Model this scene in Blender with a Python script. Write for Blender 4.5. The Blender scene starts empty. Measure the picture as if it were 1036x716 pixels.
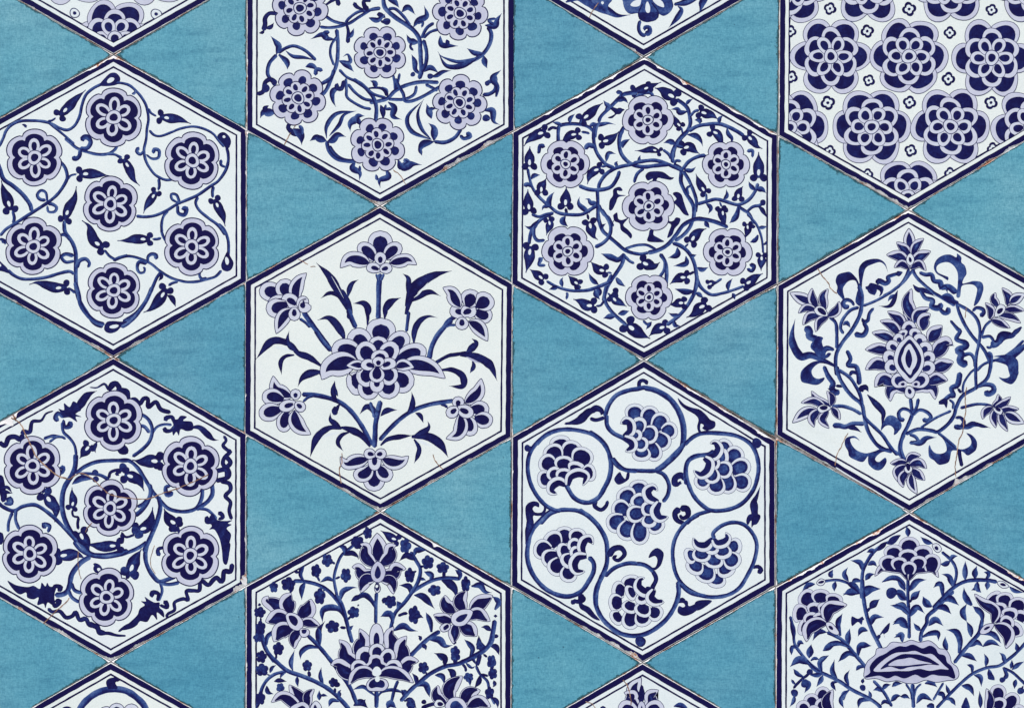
import bpy, math, random
from mathutils import noise as mnoise, Vector

# ------------------------------------------------------------------ scale
# the wall panel is drawn in millimetres (x right, y down), 1 mm = 0.001 m
CX, CY = 518.0, 358.0
TOP = 0.012          # how far the glaze stands out from the wall core
GROUT = 0.0088       # face of the mortar bed
LAY = 1.5e-6         # one coat of paint
scene = bpy.context.scene
COL = scene.collection

def srgb(r, g, b):
    def f(c):
        c /= 255.0
        return c / 12.92 if c <= 0.04045 else ((c + 0.055) / 1.055) ** 2.4
    return (f(r), f(g), f(b), 1.0)

# ------------------------------------------------------------------ materials
def new_mat(name):
    m = bpy.data.materials.new(name); m.use_nodes = True
    nt = m.node_tree
    b = nt.nodes['Principled BSDF']
    return m, nt, b

def node(nt, kind, **kw):
    n = nt.nodes.new(kind)
    for k, v in kw.items():
        setattr(n, k, v)
    return n

def coords(nt, scale=(1, 1, 1), loc=(0, 0, 0)):
    g = node(nt, 'ShaderNodeNewGeometry')
    mp = node(nt, 'ShaderNodeMapping')
    mp.inputs['Scale'].default_value = scale
    mp.inputs['Location'].default_value = loc
    nt.links.new(g.outputs['Position'], mp.inputs['Vector'])
    return mp.outputs['Vector']

def noise_tex(nt, vec, scale, detail=3, rough=0.55):
    n = node(nt, 'ShaderNodeTexNoise')
    n.inputs['Scale'].default_value = scale
    n.inputs['Detail'].default_value = detail
    n.inputs['Roughness'].default_value = rough
    nt.links.new(vec, n.inputs['Vector'])
    return n.outputs['Fac']

def math_n(nt, op, a, b=None, c=None, clamp=False):
    n = node(nt, 'ShaderNodeMath', operation=op)
    n.use_clamp = clamp
    for i, v in enumerate((a, b, c)):
        if v is None:
            continue
        if isinstance(v, (int, float)):
            n.inputs[i].default_value = v
        else:
            nt.links.new(v, n.inputs[i])
    return n.outputs[0]

def ramp(nt, fac, stops, interp='LINEAR'):
    r = node(nt, 'ShaderNodeValToRGB')
    cr = r.color_ramp; cr.interpolation = interp
    while len(cr.elements) < len(stops):
        cr.elements.new(0.5)
    for e, (p, c) in zip(cr.elements, stops):
        e.position = p; e.color = c
    nt.links.new(fac, r.inputs['Fac'])
    return r.outputs['Color']

def mix(nt, fac, a, b, blend='MIX'):
    n = node(nt, 'ShaderNodeMix', data_type='RGBA', blend_type=blend)
    for s, v in ((0, fac), (6, a), (7, b)):
        if isinstance(v, (int, float)):
            n.inputs[s].default_value = v
        elif isinstance(v, tuple):
            n.inputs[s].default_value = v
        else:
            nt.links.new(v, n.inputs[s])
    return n.outputs[2]

def glaze_bump(nt, bsdf, strength=0.12):
    v = coords(nt)
    a = noise_tex(nt, v, 35, 2)
    b = noise_tex(nt, coords(nt, (1, 1, 1.6)), 420, 3, 0.7)
    h = math_n(nt, 'MULTIPLY_ADD', b, 0.25, a)
    bp = node(nt, 'ShaderNodeBump')
    bp.inputs['Strength'].default_value = strength
    bp.inputs['Distance'].default_value = 0.002
    nt.links.new(h, bp.inputs['Height'])
    nt.links.new(bp.outputs['Normal'], bsdf.inputs['Normal'])

def mat_white():
    m, nt, b = new_mat('white tin glaze')
    big = noise_tex(nt, coords(nt), 9, 4)
    fine = noise_tex(nt, coords(nt, (1, 1, 1.5)), 650, 3, 0.75)
    col = ramp(nt, big, [(0.3, srgb(226, 233, 232)), (0.5, srgb(234, 239, 236)), (0.7, srgb(231, 235, 235))])
    g = ramp(nt, fine, [(0.25, (0.84, 0.87, 0.88, 1)), (0.6, (1, 1, 1, 1))])
    col = mix(nt, 1.0, col, g, 'MULTIPLY')
    oi = node(nt, 'ShaderNodeObjectInfo')
    col = mix(nt, 1.0, col, ramp(nt, oi.outputs['Random'], [(0, (0.965, 0.975, 0.995, 1)), (0.5, (1, 1, 1, 1)), (1, (1.0, 0.99, 0.955, 1))]), 'MULTIPLY')
    # sparse hairline crazing with a little ochre dirt in it
    vo = node(nt, 'ShaderNodeTexVoronoi', feature='DISTANCE_TO_EDGE')
    vo.inputs['Scale'].default_value = 14
    wob = noise_tex(nt, coords(nt), 60, 3)
    off = node(nt, 'ShaderNodeVectorMath', operation='ADD')
    nt.links.new(coords(nt), off.inputs[0])
    sc = node(nt, 'ShaderNodeVectorMath', operation='SCALE'); sc.inputs['Scale'].default_value = 0.03
    cmb = node(nt, 'ShaderNodeCombineXYZ')
    nt.links.new(wob, cmb.inputs[0]); nt.links.new(wob, cmb.inputs[2])
    nt.links.new(cmb.outputs[0], sc.inputs[0]); nt.links.new(sc.outputs[0], off.inputs[1])
    nt.links.new(off.outputs[0], vo.inputs['Vector'])
    line = ramp(nt, vo.outputs['Distance'], [(0.0, (1, 1, 1, 1)), (0.010, (0, 0, 0, 1))])
    gate = ramp(nt, noise_tex(nt, coords(nt, loc=(3, 1, 2)), 12, 2), [(0.48, (0, 0, 0, 1)), (0.62, (0.10, 0.10, 0.10, 1))])
    lf = mix(nt, 1.0, line, gate, 'MULTIPLY')
    col = mix(nt, lf, col, srgb(176, 180, 160))
    nt.links.new(col, b.inputs['Base Color'])
    b.inputs['Roughness'].default_value = 0.45
    b.inputs['Specular IOR Level'].default_value = 0.15
    glaze_bump(nt, b)
    return m

def mat_paint():
    m, nt, b = new_mat('cobalt underglaze paint')
    at = node(nt, 'ShaderNodeAttribute'); at.attribute_name = 'pigment'
    p = at.outputs['Fac']
    n1 = noise_tex(nt, coords(nt), 130, 3, 0.6)
    n2 = noise_tex(nt, coords(nt, loc=(5, 2, 1)), 480, 3, 0.7)
    n = math_n(nt, 'ADD', math_n(nt, 'MULTIPLY', math_n(nt, 'SUBTRACT', n1, 0.5), 0.42),
               math_n(nt, 'MULTIPLY', math_n(nt, 'SUBTRACT', n2, 0.5), 0.34))
    amp = ramp(nt, p, [(0.15, (0.25,) * 3 + (1,)), (0.45, (0.7,) * 3 + (1,)), (0.7, (1.15,) * 3 + (1,)), (1.0, (1.1,) * 3 + (1,))])
    f = math_n(nt, 'ADD', p, math_n(nt, 'MULTIPLY', n, amp), clamp=True)
    col = ramp(nt, f, [(0.0, srgb(226, 234, 234)), (0.2, srgb(199, 200, 216)), (0.32, srgb(176, 177, 202)),
                       (0.50, srgb(90, 112, 158)), (0.66, srgb(48, 70, 128)), (0.82, srgb(29, 34, 92)), (1.0, srgb(20, 16, 68))])
    nt.links.new(col, b.inputs['Base Color'])
    b.inputs['Roughness'].default_value = 0.45
    b.inputs['Specular IOR Level'].default_value = 0.08
    glaze_bump(nt, b)
    return m

def mat_turquoise():
    m, nt, b = new_mat('turquoise glaze')
    oi = node(nt, 'ShaderNodeObjectInfo')
    big = noise_tex(nt, coords(nt), 7, 4)
    streak = noise_tex(nt, coords(nt, (1, 1, 5)), 24, 4, 0.6)
    weave_h = noise_tex(nt, coords(nt, (1, 1, 3.5)), 280, 3, 0.7)
    weave_v = noise_tex(nt, coords(nt, (3.0, 1, 1)), 300, 3, 0.7)
    col = ramp(nt, big, [(0.28, srgb(78, 149, 173)), (0.5, srgb(90, 157, 178)), (0.72, srgb(105, 164, 182))])
    col = mix(nt, 1.0, col, ramp(nt, streak, [(0.3, (0.74, 0.82, 0.86, 1)), (0.5, (1, 1, 1, 1)), (0.72, (1.12, 1.06, 1.04, 1))]), 'MULTIPLY')
    w = math_n(nt, 'ADD', weave_h, weave_v)
    w2 = math_n(nt, 'MULTIPLY', w, 0.5)
    col = mix(nt, 1.0, col, ramp(nt, w2, [(0.33, (0.52, 0.66, 0.72, 1)), (0.5, (0.97, 0.98, 0.98, 1)), (0.67, (1.45, 1.26, 1.18, 1))]), 'MULTIPLY')
    tint = ramp(nt, oi.outputs['Random'], [(0, (0.86, 0.91, 0.95, 1)), (1, (1.13, 1.06, 1.02, 1))])
    col = mix(nt, 1.0, col, tint, 'MULTIPLY')
    # small dark pits
    vo = node(nt, 'ShaderNodeTexVoronoi'); vo.inputs['Scale'].default_value = 75
    nt.links.new(coords(nt), vo.inputs['Vector'])
    pit = ramp(nt, vo.outputs['Distance'], [(0.05, (1, 1, 1, 1)), (0.085, (0, 0, 0, 1))])
    gate = ramp(nt, noise_tex(nt, coords(nt, loc=(9, 3, 4)), 40, 2), [(0.62, (0, 0, 0, 1)), (0.66, (0.8, 0.8, 0.8, 1))])
    col = mix(nt, mix(nt, 1.0, pit, gate, 'MULTIPLY'), col, srgb(38, 88, 108))
    # dark teal tone, broken by noise, thickening towards the tile edge
    at = node(nt, 'ShaderNodeAttribute'); at.attribute_name = 'pigment'
    en = noise_tex(nt, coords(nt), 300, 4, 0.75)
    en2 = noise_tex(nt, coords(nt), 45, 3, 0.6)
    e = math_n(nt, 'ADD', math_n(nt, 'ADD', at.outputs['Fac'], math_n(nt, 'MULTIPLY', math_n(nt, 'SUBTRACT', en, 0.5), 1.3)),
               math_n(nt, 'MULTIPLY', math_n(nt, 'SUBTRACT', en2, 0.5), 1.5))
    ef = ramp(nt, e, [(0.56, (0, 0, 0, 1)), (0.72, (0.95, 0.95, 0.95, 1))])
    col = mix(nt, ef, col, srgb(36, 78, 88))
    nt.links.new(col, b.inputs['Base Color'])
    b.inputs['Roughness'].default_value = 0.5
    b.inputs['Specular IOR Level'].default_value = 0.25
    glaze_bump(nt, b, 0.18)
    return m

def mat_biscuit():
    m, nt, b = new_mat('chipped tile body')
    n1 = noise_tex(nt, coords(nt), 60, 4, 0.65)
    n2 = noise_tex(nt, coords(nt, loc=(2, 7, 3)), 420, 3, 0.7)
    f = math_n(nt, 'MULTIPLY_ADD', math_n(nt, 'SUBTRACT', n2, 0.5), 0.45, n1)
    col = ramp(nt, f, [(0.22, srgb(48, 40, 46)), (0.33, srgb(176, 120, 90)), (0.39, srgb(206, 164, 140)),
                       (0.44, srgb(222, 218, 216)), (0.74, srgb(236, 236, 236))])
    nt.links.new(col, b.inputs['Base Color'])
    b.inputs['Roughness'].default_value = 0.9
    return m

def mat_mortar():
    m, nt, b = new_mat('lime mortar')
    n1 = noise_tex(nt, coords(nt), 70, 4, 0.65)
    n2 = noise_tex(nt, coords(nt, loc=(4, 4, 9)), 500, 3, 0.7)
    f = math_n(nt, 'MULTIPLY_ADD', math_n(nt, 'SUBTRACT', n2, 0.5), 0.5, n1)
    col = ramp(nt, f, [(0.30, srgb(46, 44, 50)), (0.42, srgb(140, 126, 118)), (0.53, srgb(196, 192, 190)), (0.75, srgb(220, 220, 220))])
    nt.links.new(col, b.inputs['Base Color'])
    b.inputs['Roughness'].default_value = 0.95
    bp = node(nt, 'ShaderNodeBump'); bp.inputs['Strength'].default_value = 0.5
    bp.inputs['Distance'].default_value = 0.001
    nt.links.new(f, bp.inputs['Height']); nt.links.new(bp.outputs['Normal'], b.inputs['Normal'])
    return m

def mat_crack():
    m, nt, b = new_mat('dirt in a crack')
    n1 = noise_tex(nt, coords(nt), 150, 3, 0.6)
    col = ramp(nt, n1, [(0.3, srgb(78, 58, 50)), (0.5, srgb(142, 104, 82)), (0.7, srgb(190, 158, 134))])
    nt.links.new(col, b.inputs['Base Color'])
    b.inputs['Roughness'].default_value = 0.9
    return m

WHITE, PAINT, TURQ = mat_white(), mat_paint(), mat_turquoise()
BISCUIT, MORTAR, CRACK = mat_biscuit(), mat_mortar(), mat_crack()

# ------------------------------------------------------------------ mesh collector
class Mesh:
    def __init__(self):
        self.v, self.f, self.p, self.mi = [], [], [], []
    def face(self, idx, mi=0):
        a = 0.0
        n = len(idx)
        for i in range(n):
            x0, _, z0 = self.v[idx[i]]; x1, _, z1 = self.v[idx[(i + 1) % n]]
            a += x0 * z1 - x1 * z0
        if a < 0:                      # counter-clockwise in (x, z) faces the viewer at -y
            idx = list(reversed(idx))
        self.f.append(tuple(idx)); self.mi.append(mi)
    def build(self, name, mats, parent=None, origin=None):
        me = bpy.data.meshes.new(name)
        ox, oy, oz = origin or (0, 0, 0)
        me.from_pydata([(x - ox, y - oy, z - oz) for x, y, z in self.v], [], self.f)
        for m in mats:
            me.materials.append(m)
        at = me.attributes.new('pigment', 'FLOAT', 'POINT')
        at.data.foreach_set('value', self.p)
        me.polygons.foreach_set('material_index', self.mi)
        me.update()
        o = bpy.data.objects.new(name, me); COL.objects.link(o)
        if parent is not None:
            o.parent = parent
        elif origin:
            o.location = origin
        return o

def W(x, y, d=TOP):
    return ((x - CX) * 0.001, -d, (CY - y) * 0.001)

# ------------------------------------------------------------------ curves
def catmull(pts, closed=False, step=1.3):
    n = len(pts)
    if n < 3 and not closed:
        (x0, y0), (x1, y1) = pts
        k = max(2, int(math.hypot(x1 - x0, y1 - y0) / step))
        return [(x0 + (x1 - x0) * i / k, y0 + (y1 - y0) * i / k) for i in range(k + 1)]
    out = []
    rng = range(n) if closed else range(n - 1)
    for i in rng:
        p1, p2 = pts[i], pts[(i + 1) % n]
        if closed:
            p0, p3 = pts[(i - 1) % n], pts[(i + 2) % n]
        else:
            p0 = pts[i - 1] if i > 0 else (2 * p1[0] - p2[0], 2 * p1[1] - p2[1])
            p3 = pts[i + 2] if i + 2 < n else (2 * p2[0] - p1[0], 2 * p2[1] - p1[1])
        L = math.hypot(p2[0] - p1[0], p2[1] - p1[1])
        if L < 1e-6:
            continue
        k = max(2, int(L / step))
        for j in range(k):
            t = j / k; t2 = t * t; t3 = t2 * t
            out.append(tuple(0.5 * (2 * p1[a] + (p2[a] - p0[a]) * t + (2 * p0[a] - 5 * p1[a] + 4 * p2[a] - p3[a]) * t2
                                    + (3 * p1[a] - p0[a] - 3 * p2[a] + p3[a]) * t3) for a in (0, 1)))
    if not closed:
        out.append(pts[-1])
    return out

def frames(line):
    n = len(line); s = [0.0]
    for i in range(1, n):
        s.append(s[-1] + math.hypot(line[i][0] - line[i - 1][0], line[i][1] - line[i - 1][1]))
    L = s[-1] or 1.0
    nor = []
    for i in range(n):
        a, b = line[max(0, i - 1)], line[min(n - 1, i + 1)]
        dx, dy = b[0] - a[0], b[1] - a[1]
        d = math.hypot(dx, dy) or 1.0
        nor.append((-dy / d, dx / d))
    return s, L, nor

# ------------------------------------------------------------------ painting on one tile
class Tile:
    def __init__(self, key):
        self.key = key
        self.parts = []          # (name, Mesh, material)
        self.ink, self.rim, self.fan, self.sw = 0.98, 0.16, 0, 1.0
        self.cur = None; self.clip = None; self.cracks = []
        self.z = 1
        self.vx = self.vy = 0.0; self.s = 7.954
        self.rnd = random.Random(key)
    def part(self, name, mat=None):
        self.cur = Mesh(); self.parts.append((name, self.cur, mat or PAINT))
    def vine(self):
        # back to the shared brushwork of the tile
        for n, m, mt in self.parts:
            if n == 'painted_vine':
                self.cur = m; return
        self.part('painted_vine')
    def X(self, x, y):
        return (self.vx + x / self.s, self.vy + y / self.s)
    def depth(self, extra=0.0):
        return TOP + LAY * (self.z + extra)
    # closed polygon
    def poly(self, pts, d):
        if self.clip:
            pts = clip_poly(pts, self.clip)
            if len(pts) < 3:
                return
        m = self.cur; b = len(m.v); D = self.depth(); self.z += 1
        for i, (x, y) in enumerate(pts):
            m.v.append(W(x, y, D)); m.p.append(d)
        m.face(list(range(b, b + len(pts))))
    def blob(self, pts, d, outline=None, ow=1.0, step=1.1):
        c = catmull(pts, True, step)
        if outline is not None:
            self.poly(offset(c, ow), outline)
        b = len(self.cur.v)
        self.poly(c, d)
        # the wash pools unevenly across the shape
        amp = 0.2 if 0.55 < d < 0.9 else (0.09 if d >= 0.9 else 0.03)
        ph = self.rnd.random() * 90
        for k in range(b, len(self.cur.v)):
            x, _, z = self.cur.v[k]
            self.cur.p[k] += amp * mnoise.noise((x * 160, z * 160, ph)) * 1.6
    def ribbon(self, line, width, edge, core, side=0.0):
        """line of points, width(t) full width, pigment at edge and in the core"""
        if len(line) < 2:
            return
        m = self.cur; s, L, nor = frames(line)
        D = self.depth(); self.z += 1.5
        b = len(m.v); K = (-1, -0.62, 0, 0.62, 1)
        n = len(line)
        ph = self.rnd.random() * 90
        flip = 1 if self.rnd.random() < 0.5 else -1
        if side:        # loaded brush: pigment gathers along one edge
            prof = (edge - 0.10, edge + 0.06, core + 0.05, core - 0.01, core - 0.06)
        else:
            prof = (edge, (edge + core) / 2, core, core * 0.4 + edge * 0.6, edge)
        for i, (x, y) in enumerate(line):
            t = s[i] / L
            w = max(width(t, s[i], L) * (1 + 0.13 * mnoise.noise((s[i] * 0.16, ph, 0))), 0.05) * 0.5
            wash = mnoise.noise((s[i] * 0.05, ph, 7.7)) * 0.12
            for k, dd in zip(K, prof):
                m.v.append(W(x + nor[i][0] * w * k * flip, y + nor[i][1] * w * k * flip, D + LAY * 1.2 * t))
                m.p.append(max(0, dd + wash))
        for i in range(n - 1):
            for k in range(4):
                a = b + i * 5 + k
                m.face([a, a + 1, a + 6, a + 5])
    # brush strokes
    def stroke(self, w0, w1, pts, edge=0.86, core=0.64, r0=True, r1=True):
        line = catmull(pts)
        def wid(t, s, L):
            w = w0 + (w1 - w0) * t
            if r0 and s < w * 0.5:
                w *= math.sqrt(max(0.02, 1 - (1 - s / (w * 0.5)) ** 2))
            e = L - s
            if r1 and e < w * 0.5:
                w *= math.sqrt(max(0.02, 1 - (1 - e / (w * 0.5)) ** 2))
            return w
        self.ribbon(line, wid, edge, core, 0.0 if core > 0.8 else 1.0)
    def leaf(self, w, pts, edge=1.04, core=0.84, peak=0.4, base=0.12):
        line = catmull(pts)
        def wid(t, s, L):
            if t < peak:
                u = t / peak
                return w * (base + (1 - base) * math.sin(u * math.pi / 2) ** 1.1)
            u = (t - peak) / (1 - peak)
            return w * max(0.05, math.cos(u * math.pi / 2) ** 1.3)
        self.ribbon(line, wid, edge, core, 0.0 if core > 0.8 else 1.0)
    def dot(self, x, y, r, d=1.0, ry=None, ang=0):
        ry = ry or r
        a0 = math.radians(ang); n = max(9, int(r * 5))
        n = min(n, 26)
        pts = []
        for i in range(n):
            a = 2 * math.pi * i / n
            q = 1 + 0.06 * math.sin(a * 2 + x) + 0.04 * math.sin(a * 3 + y)
            u, v = r * q * math.cos(a), ry * q * math.sin(a)
            pts.append((x + u * math.cos(a0) - v * math.sin(a0), y + u * math.sin(a0) + v * math.cos(a0)))
        self.poly(pts, d)
    def bud(self, w, pts, eye=True, lobes=True):
        line = catmull(pts)
        s, L, nor = frames(line)
        dx, dy = line[min(4, len(line) - 1)][0] - line[0][0], line[min(4, len(line) - 1)][1] - line[0][1]
        d = math.hypot(dx, dy) or 1; dx /= d; dy /= d
        def wid(t, s_, L_):
            if t < 0.34:
                return w * (0.35 + 0.65 * math.sin(t / 0.34 * math.pi / 2))
            u = (t - 0.34) / 0.66
            return max(w * (math.cos(u * math.pi / 2) ** 1.5), 0.09 * w)
        self.ribbon(line, wid, 1.03, 0.80)
        x, y = line[0]
        if lobes:
            r = w * 0.32
            for sg in (-1, 1):
                self.dot(x + dx * r * 0.1 - dy * r * 1.25 * sg, y + dy * r * 0.1 + dx * r * 1.25 * sg, r, 0.92)
        if eye:
            k = 0.22 * L
            self.dot(x + dx * k, y + dy * k, max(w * 0.25, 0.9), 0.03, max(w * 0.135, 0.6), math.degrees(math.atan2(dy, dx)))
    # flowers
    def lobed(self, x, y, R, n, rot, depth=0.13, k=0.55, N=None):
        N = N or n * 12
        out = []
        ph = self.rnd.random() * 40
        for i in range(N):
            a = 2 * math.pi * i / N
            q = 1 - depth + depth * abs(math.cos(n * a / 2)) ** k
            q *= 1 + 0.05 * mnoise.noise((math.cos(a) * 1.6, math.sin(a) * 1.6, ph))
            an = a + math.radians(rot)
            out.append((x + R * q * math.sin(an), y - R * q * math.cos(an)))
        return out
    def petal_pts(self, line, wid):
        s, L, nor = frames(line)
        lft, rgt = [], []
        for i, (x, y) in enumerate(line):
            w = wid(s[i] / L) * 0.5
            lft.append((x + nor[i][0] * w, y + nor[i][1] * w)); rgt.append((x - nor[i][0] * w, y - nor[i][1] * w))
        return lft + rgt[::-1]
    def petal(self, w, pts, lav=0.26, dark=1.0, pointed=False, ow=0.75, inner=0.56, il=0.8, i0=0.0):
        line = catmull(pts, step=max(0.8, w * 0.06))
        if pointed:
            P = lambda t: w * max(0.0, math.sin(math.pi * min(1, t) ** 0.8)) ** 0.85 + 0.02
        else:
            def P(t):
                if t < 0.5:
                    return w * (0.34 + 0.66 * math.sin(t / 0.5 * math.pi / 2))
                return w * math.sqrt(max(0.0, 1 - ((t - 0.5) / 0.5) ** 2)) + 0.02
        o = self.petal_pts(line, P)
        self.poly(offset(o, ow), 0.92)
        self.poly(o, lav)
        if dark:
            k0, k = int(len(line) * i0), max(3, int(len(line) * il))
            sub = line[k0:k]
            if len(sub) >= 3:
                if pointed:
                    Q = lambda t: w * inner * max(0.0, math.sin(math.pi * t ** 0.8)) ** 0.9 + 0.02
                else:
                    def Q(t):
                        if t < 0.55:
                            return w * inner * (0.45 + 0.55 * math.sin(t / 0.55 * math.pi / 2))
                        return w * inner * math.sqrt(max(0.0, 1 - ((t - 0.55) / 0.45) ** 2)) + 0.02
                self.poly(self.petal_pts(sub, Q), dark)
    def scale(self, w, pts):
        """one overlapping fish scale: pale rim, blue fan"""
        line = catmull(pts, step=0.7)
        def P(t):
            if t < 0.52:
                return w * (0.62 + 0.38 * math.sin(t / 0.52 * math.pi / 2))
            return w * math.sqrt(max(0.0, 1 - ((t - 0.52) / 0.48) ** 2)) + 0.02
        o = self.petal_pts(line, P)
        rimw = 1.0 - 3.9 / (w + 1.0) if self.fan == 1 else 0.70
        self.poly(offset(o, 0.4), 0.8)
        self.poly(o, self.rim)
        L = sum(math.hypot(line[i][0] - line[i - 1][0], line[i][1] - line[i - 1][1]) for i in range(1, len(line)))
        k = max(3, int(len(line) * (1 - 2.7 / max(L, 4))))
        sub = line[:k]
        Q = lambda t: P(t) * max(0.5, min(0.82, 1 - 5.0 / w))
        self.poly(self.petal_pts(sub, Q), self.ink)
        Q2 = lambda t: P(t) * max(0.5, min(0.82, 1 - 5.0 / w)) * 0.66
        if self.ink < 0.9:
            self.poly(self.petal_pts(line[int(k * 0.2):int(k * 0.85)], Q2), self.ink - 0.12)
    def crescent(self, w, pts):
        """a curled scale: pale rim on the outside of the curl, blue inside"""
        line = catmull(pts, step=0.7)
        s_, L, nor = frames(line)
        turn = 0.0
        for i in range(1, len(line) - 1):
            a, b, c = line[i - 1], line[i], line[i + 1]
            turn += (b[0] - a[0]) * (c[1] - b[1]) - (b[1] - a[1]) * (c[0] - b[0])
        sg = -1 if turn > 0 else 1        # side of the normal that lies outside the curl
        out, mid, inn = [], [], []
        for i, (x, y) in enumerate(line):
            t = s_[i] / L
            h = w * 0.5 * max(0.0, math.sin(math.pi * (0.12 + 0.88 * t))) ** 0.7
            for lst, q in ((out, 1.0), (mid, 0.25), (inn, -1.0)):
                lst.append((x + nor[i][0] * h * q * sg, y + nor[i][1] * h * q * sg))
        o = out + inn[::-1]
        self.poly(offset(o, 0.4), 0.8)
        self.poly(o, self.rim)
        k = int(len(line) * 0.97)
        self.poly(mid[:k] + inn[:k][::-1], min(1.0, self.ink + 0.06))
    def loops(self, x, y, n, rot, r0, r1, w, light, dark, ow=0.5, il=0.82, inner=0.5):
        for k in range(n):
            a = math.radians(rot + 360 * k / n + self.rnd.uniform(-6, 6))
            sx, sy = math.sin(a), -math.cos(a)
            rr = r1 * self.rnd.uniform(0.92, 1.06)
            pts = [(x + sx * r0, y + sy * r0), (x + sx * (r0 + rr) / 2, y + sy * (r0 + rr) / 2), (x + sx * rr, y + sy * rr)]
            z = self.z
            self.petal(w * self.rnd.uniform(0.93, 1.05), pts, light, dark, ow=ow, inner=inner, il=il, i0=0.18)
            if k < n - 1:
                self.z = z + 0.15
    def rimmed(self, shape, lav, o=0.55, i=0.6, line=0.97):
        self.poly(offset(shape, o), line); self.poly(offset(shape, -i), lav)
    def flower_a(self, x, y, R, rot):
        # six lobes, navy ground, six looped petals round a ring
        self.part('painted_flower')
        self.rimmed(self.lobed(x, y, R, 6, rot, 0.145), 0.21)
        self.poly(self.lobed(x, y, R * 0.835, 6, rot, 0.2), 1.05)
        self.loops(x, y, 6, rot, R * 0.14, R * 0.675, R * 0.37, 0.17, 1.05, ow=0.3, inner=0.50, il=0.84)
        self.dot(x, y, R * 0.265, 0.85); self.dot(x, y, R * 0.235, 0.17); self.dot(x, y, R * 0.135, 1.0)
        self.vine()
    def flower_g(self, x, y, R, rot):
        # two rounds of eight lobes, every lobe with its own seed
        self.part('painted_flower')
        self.rimmed(self.lobed(x, y, R, 8, rot, 0.19), 0.21)
        for k in range(8):
            a = math.radians(rot + 45 * k + self.rnd.uniform(-4, 4))
            q = self.rnd.uniform(0.88, 1.08)
            self.dot(x + R * 0.65 * math.sin(a), y - R * 0.65 * math.cos(a), R * 0.165 * q, 0.86, R * 0.15 * q, rot + 45 * k)
        self.rimmed(self.lobed(x, y, R * 0.59, 8, rot + 22, 0.2), 0.19, 0.45, 0.5)
        for k in range(8):
            a = math.radians(rot + 22 + 45 * k + self.rnd.uniform(-4, 4))
            self.dot(x + R * 0.385 * math.sin(a), y - R * 0.385 * math.cos(a), R * 0.125, 0.92, R * 0.085, rot + 22 + 45 * k - 90)
        self.dot(x, y, R * 0.235, 0.86); self.dot(x, y, R * 0.20, 0.16); self.dot(x, y, R * 0.14, 0.92)
        self.vine()
    def flower_c(self, x, y, R, rot):
        # six pale lobes, navy crescents, a small pale rosette with navy seeds
        R *= 0.955
        self.part('painted_flower')
        self.rimmed(self.lobed(x, y, R, 6, rot, 0.15), 0.2, 0.45, 0.5)
        for k in range(6):
            a = math.radians(rot + 60 * k + self.rnd.uniform(-4, 4))
            q = self.rnd.uniform(0.92, 1.06)
            self.dot(x + R * 0.575 * math.sin(a), y - R * 0.575 * math.cos(a), R * 0.235 * q, 1.05, R * 0.2 * q, rot + 60 * k)
        self.rimmed(self.lobed(x, y, R * 0.615, 6, rot + 30, 0.26), 0.19, 0.45, 0.45)
        for k in range(6):
            a = math.radians(rot + 30 + 60 * k + self.rnd.uniform(-4, 4))
            self.dot(x + R * 0.37 * math.sin(a), y - R * 0.37 * math.cos(a), R * 0.14, 1.05, R * 0.098, rot + 30 + 60 * k - 90)
        self.dot(x, y, R * 0.215, 0.86); self.dot(x, y, R * 0.175, 0.14); self.dot(x, y, R * 0.10, 1.05)
        self.vine()
    # brushwork commands
    def draw(self, txt):
        self.layer(txt, False)          # stems and leaves go down first,
        self.layer(txt, True)           # then the flowers over them
        self.z = 150
        for line, w in self.cracks:
            self.crack(line, w)
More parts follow.
